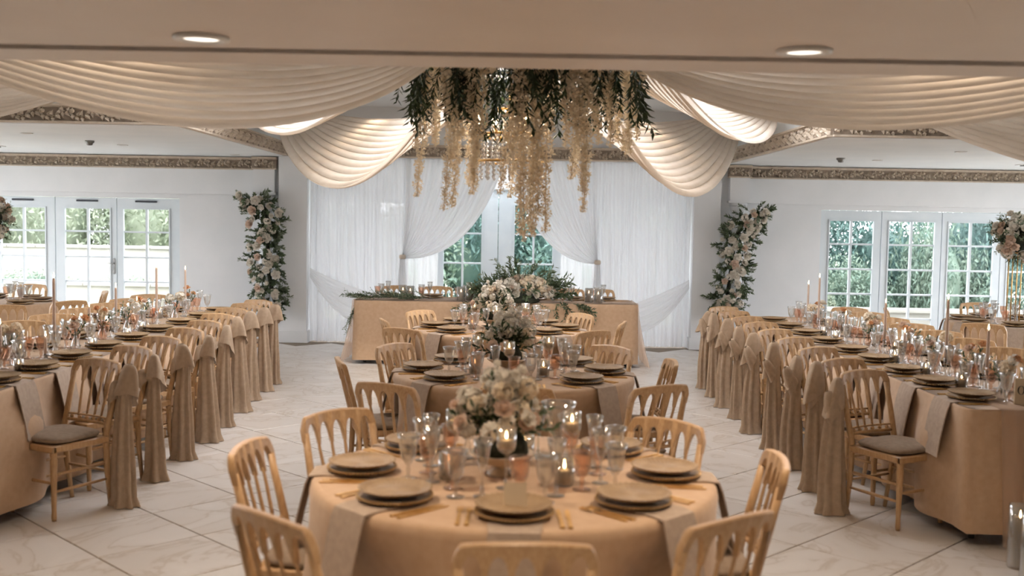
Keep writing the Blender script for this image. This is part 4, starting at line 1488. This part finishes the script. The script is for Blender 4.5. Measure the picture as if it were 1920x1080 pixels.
def tail_fn(u, v):
    a = 2 * PI * u
    z = .68 * (1 - v)
    k = .044 + .022 * min(1, v * 1.6) + .010 * v
    f = 1 + (.14 + .10 * v) * math.sin(7 * a + 1.2 * v + .8 * math.sin(2 * a))
    fl = .02 * max(0, v - .93) / .07
    return ((k * 1.0 * f + fl) * math.cos(a) + .012 * math.sin(3 * v), (k * .72 * f + fl) * math.sin(a), z + .004)


TAIL = MB().grid(tail_fn, 64, 14, True).mesh('tails', M['sash'])


def tail_fn2(u, v):
    a = 2 * PI * u
    z = .68 * (1 - v)
    k = .042 + .030 * min(1, v * 1.3)
    f = 1 + (.15 + .12 * v) * math.sin(6 * a - 1.0 * v + 1.0 * math.sin(a))
    fl = .025 * max(0, v - .9) / .1
    return ((k * 1.05 * f + fl) * math.cos(a) - .015 * v, (k * .7 * f + fl) * math.sin(a), z + .004)


TAIL2 = MB().grid(tail_fn2, 64, 14, True).mesh('tails', M['sash'])


def bow_fn(u, v):
    """puffed loop folded over the knot: rounded crown, pleated open mouth below"""
    a = 2 * PI * u
    k = .016 + .062 * v ** .55
    f = 1 + (.04 + .14 * v) * math.sin(4 * a + 2 * v)
    return (k * 1.12 * f * math.cos(a) + .015 * v, k * .74 * f * math.sin(a) - .012 * v, .20 - .20 * v ** 1.2 - .05 * math.cos(a + .6) * v)


BOW = MB().grid(bow_fn, 28, 12, True).mesh('bow_loop', M['sash'])
BOW2 = MB().grid(lambda u, v: tuple(c * k for c, k in zip(bow_fn(u, v), (.8, .9, .8))), 24, 10, True).mesh('bow_loop', M['sash'])
KNOT = MB().lathe([(.014, -.02), (.032, -.012), (.036, 0), (.032, .012), (.014, .02)], 14).mesh('knot', M['sash'])


def sash(label, x, y, rz, group, k):
    t = thing('chair_sash', label, 'sash', (x, y, .004), rz, group)
    ob('tails', (TAIL, TAIL2)[k % 2], t, (0, 0, 0), (0, 0, RNG.uniform(-.5, .5)), (1, 1, RNG.uniform(.97, 1.03)))
    ob('knot', KNOT, t, (0, 0, .655))
    tl = RNG.uniform(-.25, .35)
    ob('bow_loop', BOW, t, (-.005, 0, .615), (RNG.uniform(-.15, .15), tl * .6, RNG.uniform(-.6, .6)), RNG.uniform(.95, 1.15))
    ob('bow_loop', BOW2, t, (.02, .02, .60), (.3, .45 + tl, .4), RNG.uniform(.8, 1.0))


LT = {'left': dict(s=-1, edge=2.76, y0=5.25, y1=11.15, sx=[-2.33, -2.33, -2.32, -2.33, -2.36, -2.41, -2.45, -2.46, -2.46],
                   sy=[6.155, 6.80, 7.382, 7.97, 8.575, 9.22, 9.82, 10.36, 10.83]),
      'right': dict(s=1, edge=2.46, y0=5.66, y1=11.2, sx=[2.01, 2.01, 2.03, 2.04, 2.03, 2.05, 2.05, 2.05, 2.06],
                    sy=[6.26, 6.80, 7.42, 8.06, 8.68, 9.32, 9.88, 10.48, 11.02])}
PLY = [5.98, 6.50, 7.02, 7.58, 8.14, 8.74, 9.35, 9.95, 10.55]
TH = math.radians(30)
for side, L in LT.items():
    s = L['s']
    wd_ = .38
    cx, cy = s * (L['edge'] + wd_), (L['y0'] + L['y1']) / 2
    hb = (L['y1'] - L['y0']) / 2
    tn = side + ' long table'
    t = thing('long_table', 'long trestle table under the beige cloth on the %s' % side, 'table', (cx, cy, 0))
    table_frame(t, 'rect', wd_ - .012, hb - .012)
    dents = []
    fx, fy = s * math.sin(TH), -math.cos(TH)
    rz = face_rz(fx, fy)
    c, sn = math.cos(rz), math.sin(rz)
    cl = 'limed wooden chair tied with a sash, %s from the camera along the %s'
    for i in range(9):
        j = RNG.uniform(-.07, .07)
        rz = face_rz(fx, fy) + j
        c, sn = math.cos(rz), math.sin(rz)
        bx, by = L['sx'][i] - (s * .04 if i == 0 else 0), L['sy'][i]
        lx = HW * s
        ly = -.225
        bx, by = bx + s * .035, by + .02
        ox, oy = bx - (lx * c - ly * sn), by - (lx * sn + ly * c)
        chair(cl % (ORD[i], tn), ox, oy, -math.sin(rz), math.cos(rz), 'aisle chairs of the %s' % tn)
        px, py = ox + (lx * 1.36 * c - (-.255) * sn), oy + (lx * 1.36 * sn + (-.255) * c)
        sash('taupe sash bow and tails on the %s chair from the camera, %s' % (ORD[i], tn), px, py, rz, 'sashes along the %s' % tn, i)
        # front corners of the seat press into the cloth
        for k in (-1, 1):
            fxx, fyy = ox + (k * .19 * c - .19 * sn), oy + (k * .19 * sn + .19 * c)
            if s * fxx > L['edge'] - .06:
                dents.append((fyy - cy, -s, s * fxx - L['edge'] + .06))
    ob('tablecloth', long_cloth(wd_, hb, 31 if s < 0 else 32, dents, .08), None, (cx, cy, 0), (0, 0, 0), None, 'beige cloth fitted over the long table on the %s' % side, 'tablecloth')
    for i in range(9):
        y = PLY[i]
        seat = 'at the %s aisle seat from the camera, %s' % (ORD[i], tn)
        place(s * (L['edge'] + .145), y, s, 0, seat, tn + ' aisle', NAP_L, i < 5, 'gpf', .19, .02)
    n_far = 8
    for i in range(n_far):
        y = 6.85 + i * .60 if s < 0 else 6.75 + i * .60
        ang = math.radians(26) + RNG.uniform(-.06, .06)
        ffx, ffy = -s * math.sin(ang), -math.cos(ang)
        bx, by = s * (L['edge'] + 2 * wd_ + .36), y + .35
        chair('limed wooden chair behind the %s, %s from the camera' % (tn, ORD[i]), bx + ffx * .2, by + ffy * .2, ffx, ffy, 'far-side chairs of the %s' % tn)
        seat = 'at the %s wall-side seat from the camera, %s' % (ORD[i], tn)
        place(s * (L['edge'] + 2 * wd_ - .145), y - .45, -s, 0, seat, tn + ' wall side', None, False, 'gpf', .17, .02)

tl = [(-3.10, 7.20, 1.30), (-3.12, 8.38, 1.16), (-3.10, 9.28, 1.28), (-3.14, 6.52, 1.05), (-3.05, 6.95, .93), (-3.12, 7.85, 1.05), (-3.10, 10.1, 1.22), (-3.12, 8.85, 1.02)]
for i, (x, y, z) in enumerate(tl):
    taper('tall nude taper candle on the left long table, %s by nearness to the camera' % ORD[sorted(range(len(tl)), key=lambda k: tl[k][1]).index(i)], x, y, z, 'tapers on the left long table', True, .12 if z > 1 else .04)
tr = [(2.80, 9.70, 1.27), (2.82, 8.02, 1.17), (2.83, 6.90, 1.28), (2.84, 6.32, 1.14), (2.84, 10.2, 1.18), (2.80, 8.9, 1.0), (2.78, 7.5, 1.0)]
for i, (x, y, z) in enumerate(tr):
    taper('tall nude taper candle on the right long table, %s by nearness to the camera' % ORD[sorted(range(len(tr)), key=lambda k: tr[k][1]).index(i)], x, y, z, 'tapers on the right long table', True, .12)
for side, x0, ys in (('left', -3.12, [6.1, 6.7, 7.45, 8.1, 8.62, 9.1, 9.65, 10.4]), ('right', 2.84, [5.98, 6.62, 7.2, 7.75, 8.3, 8.65, 9.3, 9.95])):
    for i, y in enumerate(ys):
        bud_vase('bud vase of small blooms on the %s long table, %s from the camera' % (side, ORD[i]), x0 + RNG.uniform(-.08, .08), y, i, 'bud vases on the %s table' % side, i + (0 if side == 'left' else 50))
    for i in range(8):
        y = 5.85 + i * .58 + RNG.uniform(-.08, .08)
        votive('lit votive candle on the %s long table, %s from the camera' % (side, ORD[i]), x0 + RNG.choice((-1, 1)) * RNG.uniform(.1, .16), y, TZ0, RNG.uniform(.85, 1.1), 'votives on the %s table' % side)

# table name sign at the near end of the right table
t = thing('table_sign', 'small cream sign lettered Oc at the near end of the right long table', 'sign', (2.825, 5.80, TZ0), math.radians(-8))
ob('sign_board', MB().bbox(-.06, .09, -.006, .006, 0, .15, .002).mesh('sign_board', M['card'], False), t)
ob('foot', MB().bbox(-.03, .06, -.02, .03, 0, .012, .002).mesh('foot', M['card'], False), t)


def letter(q, cx, a, b, ai, bi, t0, t1, n=40):
    """serif-style round letter: ring between an outer and a narrower inner ellipse"""
    o = len(q.v)
    for k in range(n + 1):
        th = t0 + (t1 - t0) * k / n
        for (ra, rb) in ((a, b), (ai, bi)):
            for y in (-.0068, -.0058):
                q.v.append((cx + ra * math.cos(th), y, .085 + rb * math.sin(th) + (b - .024)))
    for k in range(n):
        i0, i1 = o + 4 * k, o + 4 * k + 4
        q.f += [(i0, i1, i1 + 2, i0 + 2), (i0 + 1, i0 + 3, i1 + 3, i1 + 1), (i0, i0 + 1, i1 + 1, i1), (i0 + 2, i1 + 2, i1 + 3, i0 + 3)]


q = MB()
letter(q, -.026, .019, .024, .012, .0225, 0, 2 * PI)
letter(q, .010, .0135, .016, .0075, .0148, .75, 2 * PI - .6)
q.ball((.0185, -.0062, .0835), .0036, 8, 5)
ob('lettering', q.mesh('lettering', M['ink'], False), t, label='black serif letters')

# sheer runner falling off the near end of the right table and pooling on the floor
def runner(u, v):
    x = 2.62 + .42 * u * (1 - .25 * v)
    wv = .02 * math.sin(u * 22 + 2 * v)
    if v < .25:
        return (2.62 + .42 * u, 6.3 - (6.3 - 5.645) * v / .25, .757 + .002 * math.sin(u * 22))
    if v < .8:
        k = (v - .25) / .55
        return (x + .03 * k, 5.632 - .05 * k + wv * (.4 + k), .757 - .745 * k)
    k = (v - .8) / .2
    return (x + .03 + .1 * k, 5.58 - .32 * k + wv, .012 + .02 * abs(math.sin(u * 14 + 4 * k)))
ob('table_runner', MB().grid(runner, 44, 40).mesh('table_runner', M['organza']), label='sheer blush runner falling off the right long table onto the floor', cat='runner')
# floor candles in glass cylinders at the lower right
CYL = MB().lathe([(.05, 0), (.055, .004), (.056, .32), (.053, .32), (.052, .008), (.001, .007)], 24).mesh('glass_cylinder', M['glass'])
PIL = MB().lathe([(.036, 0), (.038, .004), (.038, .11), (.034, .115), (.012, .110), (.001, .110)], 20).mesh('pillar_wax', M['wax'])
for i, (x, y, k) in enumerate([(2.595, 5.32, 2.2), (2.575, 5.14, 1.9)]):
    t = thing('floor_candle', ['small lit pillar candle in a glass cylinder on the floor by the runner', 'larger lit pillar candle in a glass cylinder on the floor, nearest the camera'][i], 'candle', (x, y, .004), 0, 'floor candles')
    ob('glass_cylinder', CYL, t)
    ob('pillar_wax', PIL, t, (0, 0, .008), scale=(1, 1, k))
    ob('wick', WICK, t, (0, 0, .008 + .11 * k))
    ob('flame', FLAME, t, (0, 0, .012 + .11 * k), scale=1.4)

# ------------------------------------------------------------------ head table in front of the curtains
HTX, HTY, HTA, HTB = -.19, 12.82, 1.66, .38
t = thing('head_table', 'long head table under the blush cloth before the sheer curtains', 'table', (HTX, HTY, 0))
table_frame(t, 'rect', HTA - .012, HTB - .012)
ob('tablecloth', long_cloth(HTA, HTB, 41, (), .05), None, (HTX, HTY, 0), (0, 0, 0), None, 'beige cloth with a flat front over the head table', 'tablecloth')


def overlay(sx):
    def fn(u, v):
        # sheer tail spilling over the table end
        k = v
        y = HTY - HTB - .02 + (2 * HTB + .04) * u
        return (HTX + sx * (HTA + .015 + .13 * k ** 1.5 + .02 * math.sin(u * 26) * k), y - .04 * k * (1 - u), .752 - .74 * k)
    return MB().grid(fn, 40, 14).mesh('organza_overlay', M['organza'])


t = thing('organza_overlay', 'sheer blush overlay spilling off both ends of the head table', 'tablecloth', (0, 0, 0))
ob('overlay_tail', overlay(-1), t)
ob('overlay_tail', overlay(1), t)
ob('overlay_top', MB().grid(lambda u, v: (HTX - HTA - .015 + (2 * HTA + .03) * u, HTY - HTB + .16 * v, .754 + .012 * max(0, math.sin(u * 31 + 3 * math.sin(9 * u))) * math.sin(PI * v)), 90, 8).mesh('overlay_top', M['organza']), t)
for i, x in enumerate([-1.47, -.97, -.48, .30, .76, 1.14]):
    seat = '%s from the left along the head table' % ORD[i]
    chair('limed wooden chair behind the head table, ' + ORD[i] + ' from the left', x, 13.42, RNG.uniform(-.1, .1), -1, 'chairs behind the head table')
    place(x, HTY + HTB - .16, 0, -1, seat, 'head table', None, False, 'gfp', .16, .03)
for i, (x, y) in enumerate([(-1.20, 12.56), (-.60, 12.56), (1.02, 12.56), (-1.30, 12.7), (.92, 12.72), (-.5, 12.72)]):
    q = MB().lathe([(.05, 0), (.052, .003), (.052, .17), (.05, .17), (.049, .006), (.001, .006)], 20)
    t = thing('hurricane_candle', 'pillar candle in a straight glass on the head table, %s from the left' % ORD[sorted([-1.20, -.60, 1.02, -1.30, .92, -.5]).index(x)], 'candle', (x, y, TZ0), 0, 'hurricane candles')
    ob('glass_cylinder', q.mesh('glass_cylinder', M['glass']), t)
    ob('pillar_wax', PIL, t, (0, 0, .008), scale=(.9, .9, .9))
    ob('wick', WICK, t, (0, 0, .107))
    ob('flame', FLAME, t, (0, 0, .11))
# leafy garland trailing to the left end
t = thing('leaf_garland', 'thin leafy garland trailing along the left half of the head table', 'garland', (-1.0, 12.5, TZ0))
r = random.Random(5)
for i in range(64):
    u = i / 63
    x = -.95 + .95 * u
    z = .03
    d = Vector((-1, r.uniform(-.5, .3), r.uniform(.0, .6)))
    if u < .14:
        z = .03 - (.14 - u) * 1.9
        x = -.80 - .10 * (1 - u / .14)
        d = Vector((-.4, r.uniform(-.3, .3), -1))
    stick(t, 'leaf_spray', SPRAY[(1, 0, 1)[i % 3]], (x, r.uniform(-.08, .08), z), d, r.uniform(.55, .85))
# big centre piece
t = thing('head_table_flowers', 'large mound of cream roses and olive leaves in the middle of the head table', 'flowers', (.12, 12.56, TZ0))
ob('moss_base', MB().lathe([(.2, 0), (.22, .03), (.14, .08), (.001, .1)], 20).mesh('moss_base', M['foam']), t)
for i in range(120):
    a, e = r.uniform(0, 2 * PI), r.uniform(-.05, 1.3)
    d = Vector((math.cos(a) * math.cos(e) * 1.9, math.sin(a) * math.cos(e) * .55, math.sin(e) * .8))
    stick(t, 'leaf_spray', SPRAY[i % 3], d * .16 + Vector((0, 0, .07)), d, r.uniform(.9, 1.5))
for i in range(84):
    a, e = r.uniform(0, 2 * PI), r.uniform(-.1, 1.4)
    d = Vector((math.cos(a) * math.cos(e) * 1.7, -abs(math.sin(a)) * math.cos(e) * .7, math.sin(e)))
    stick(t, 'flower', (ROSE_W, ROSE_B, CLUS_I, ROSE_W, CLUS_W)[i % 5], d * .22 + Vector((0, 0, .06)), d, r.uniform(.9, 1.35))
for i in range(40):
    x = r.uniform(-.65, .75)
    stick(t, 'leaf_spray', SPRAY[i % 3], (x, -.12 + r.uniform(-.04, .04), .0), (r.uniform(-1, 1) * .8 + x, -.5, r.uniform(-1.0, .1)), r.uniform(.7, 1.1))

# ------------------------------------------------------------------ background round tables by the doors
for side, cx, cy, sd, chs in (('left', -5.60, 11.35, 51, [(-4.60, 10.66), (-4.80, 11.75), (-4.88, 10.15), (-5.75, 12.50)]), ('right', 5.22, 10.95, 52, [(4.27, 11.25), (4.50, 9.98), (5.40, 12.15)])):
    tn = 'round table by the %s doors' % side
    t = thing('round_table', 'wooden round table under the beige cloth, by the %s garden doors' % side, 'table', (cx, cy, 0))
    table_frame(t, 'round', .70)
    ob('tablecloth', round_cloth(.70, sd), None, (cx, cy, 0), (0, 0, 0), None, 'beige cloth over the round table by the %s garden doors' % side, 'tablecloth')
    for k, (x, y) in enumerate(chs):
        d = Vector((cx - x, cy - y, 0)).normalized()
        chair('limed wooden chair at the %s, %s' % (tn, {'left': ['on its near right', 'on its far right', 'closest to the camera', 'behind it'], 'right': ['on its left', 'closest to the camera', 'behind it']}[side][k]), x, y, d.x, d.y, 'chairs at the ' + tn)
    for k in range(8):
        a = k * PI / 4 + .3
        place(cx + .53 * math.cos(a), cy + .53 * math.sin(a), -math.cos(a), -math.sin(a), 'at the %s place anticlockwise, %s' % (ORD[k], tn), tn, NAP_R if k in (2, 3, 4, 5, 6) else None, False, 'gfp', .17, .03)
    # tall gold stand with a ball of flowers
    fx, fy = (cx, cy) if side == 'left' else (5.16, 10.95)
    t = thing('flower_stand', 'tall gold stand topped by a ball of white roses at the %s edge' % side, 'flowers', (fx, fy, TZ0))
    q = MB()
    for (a, b) in ((-.045, -.045), (.045, -.045), (.045, .045), (-.045, .045)):
        q.tube([(a, b, 0), (a, b, .72)], .006, 6)
    for z in (.004, .72):
        q.tube([(-.045, -.045, z), (.045, -.045, z), (.045, .045, z), (-.045, .045, z), (-.045, -.045, z)], .006, 6)
    ob('stand_frame', q.mesh('stand_frame', M['gold']), t)
    ob('moss_base', MB().ball((0, 0, .88), .16, 14, 9).mesh('moss_base', M['foam']), t)
    rr = random.Random(sd)
    for k in range(70):
        d = Vector((rr.gauss(0, 1), rr.gauss(0, 1), rr.gauss(0, 1))).normalized()
        stick(t, 'leaf_spray', SPRAY[k % 3], Vector((0, 0, .88)) + d * .13, d, rr.uniform(.5, .8))
    for k in range(64):
        d = Vector((rr.gauss(0, 1), rr.gauss(0, 1), rr.gauss(0, 1))).normalized()
        stick(t, 'flower', (ROSE_W, ROSE_W, ROSE_B, CLUS_W)[k % 4], Vector((0, 0, .88)) + d * rr.uniform(.19, .24), d, rr.uniform(.9, 1.3))
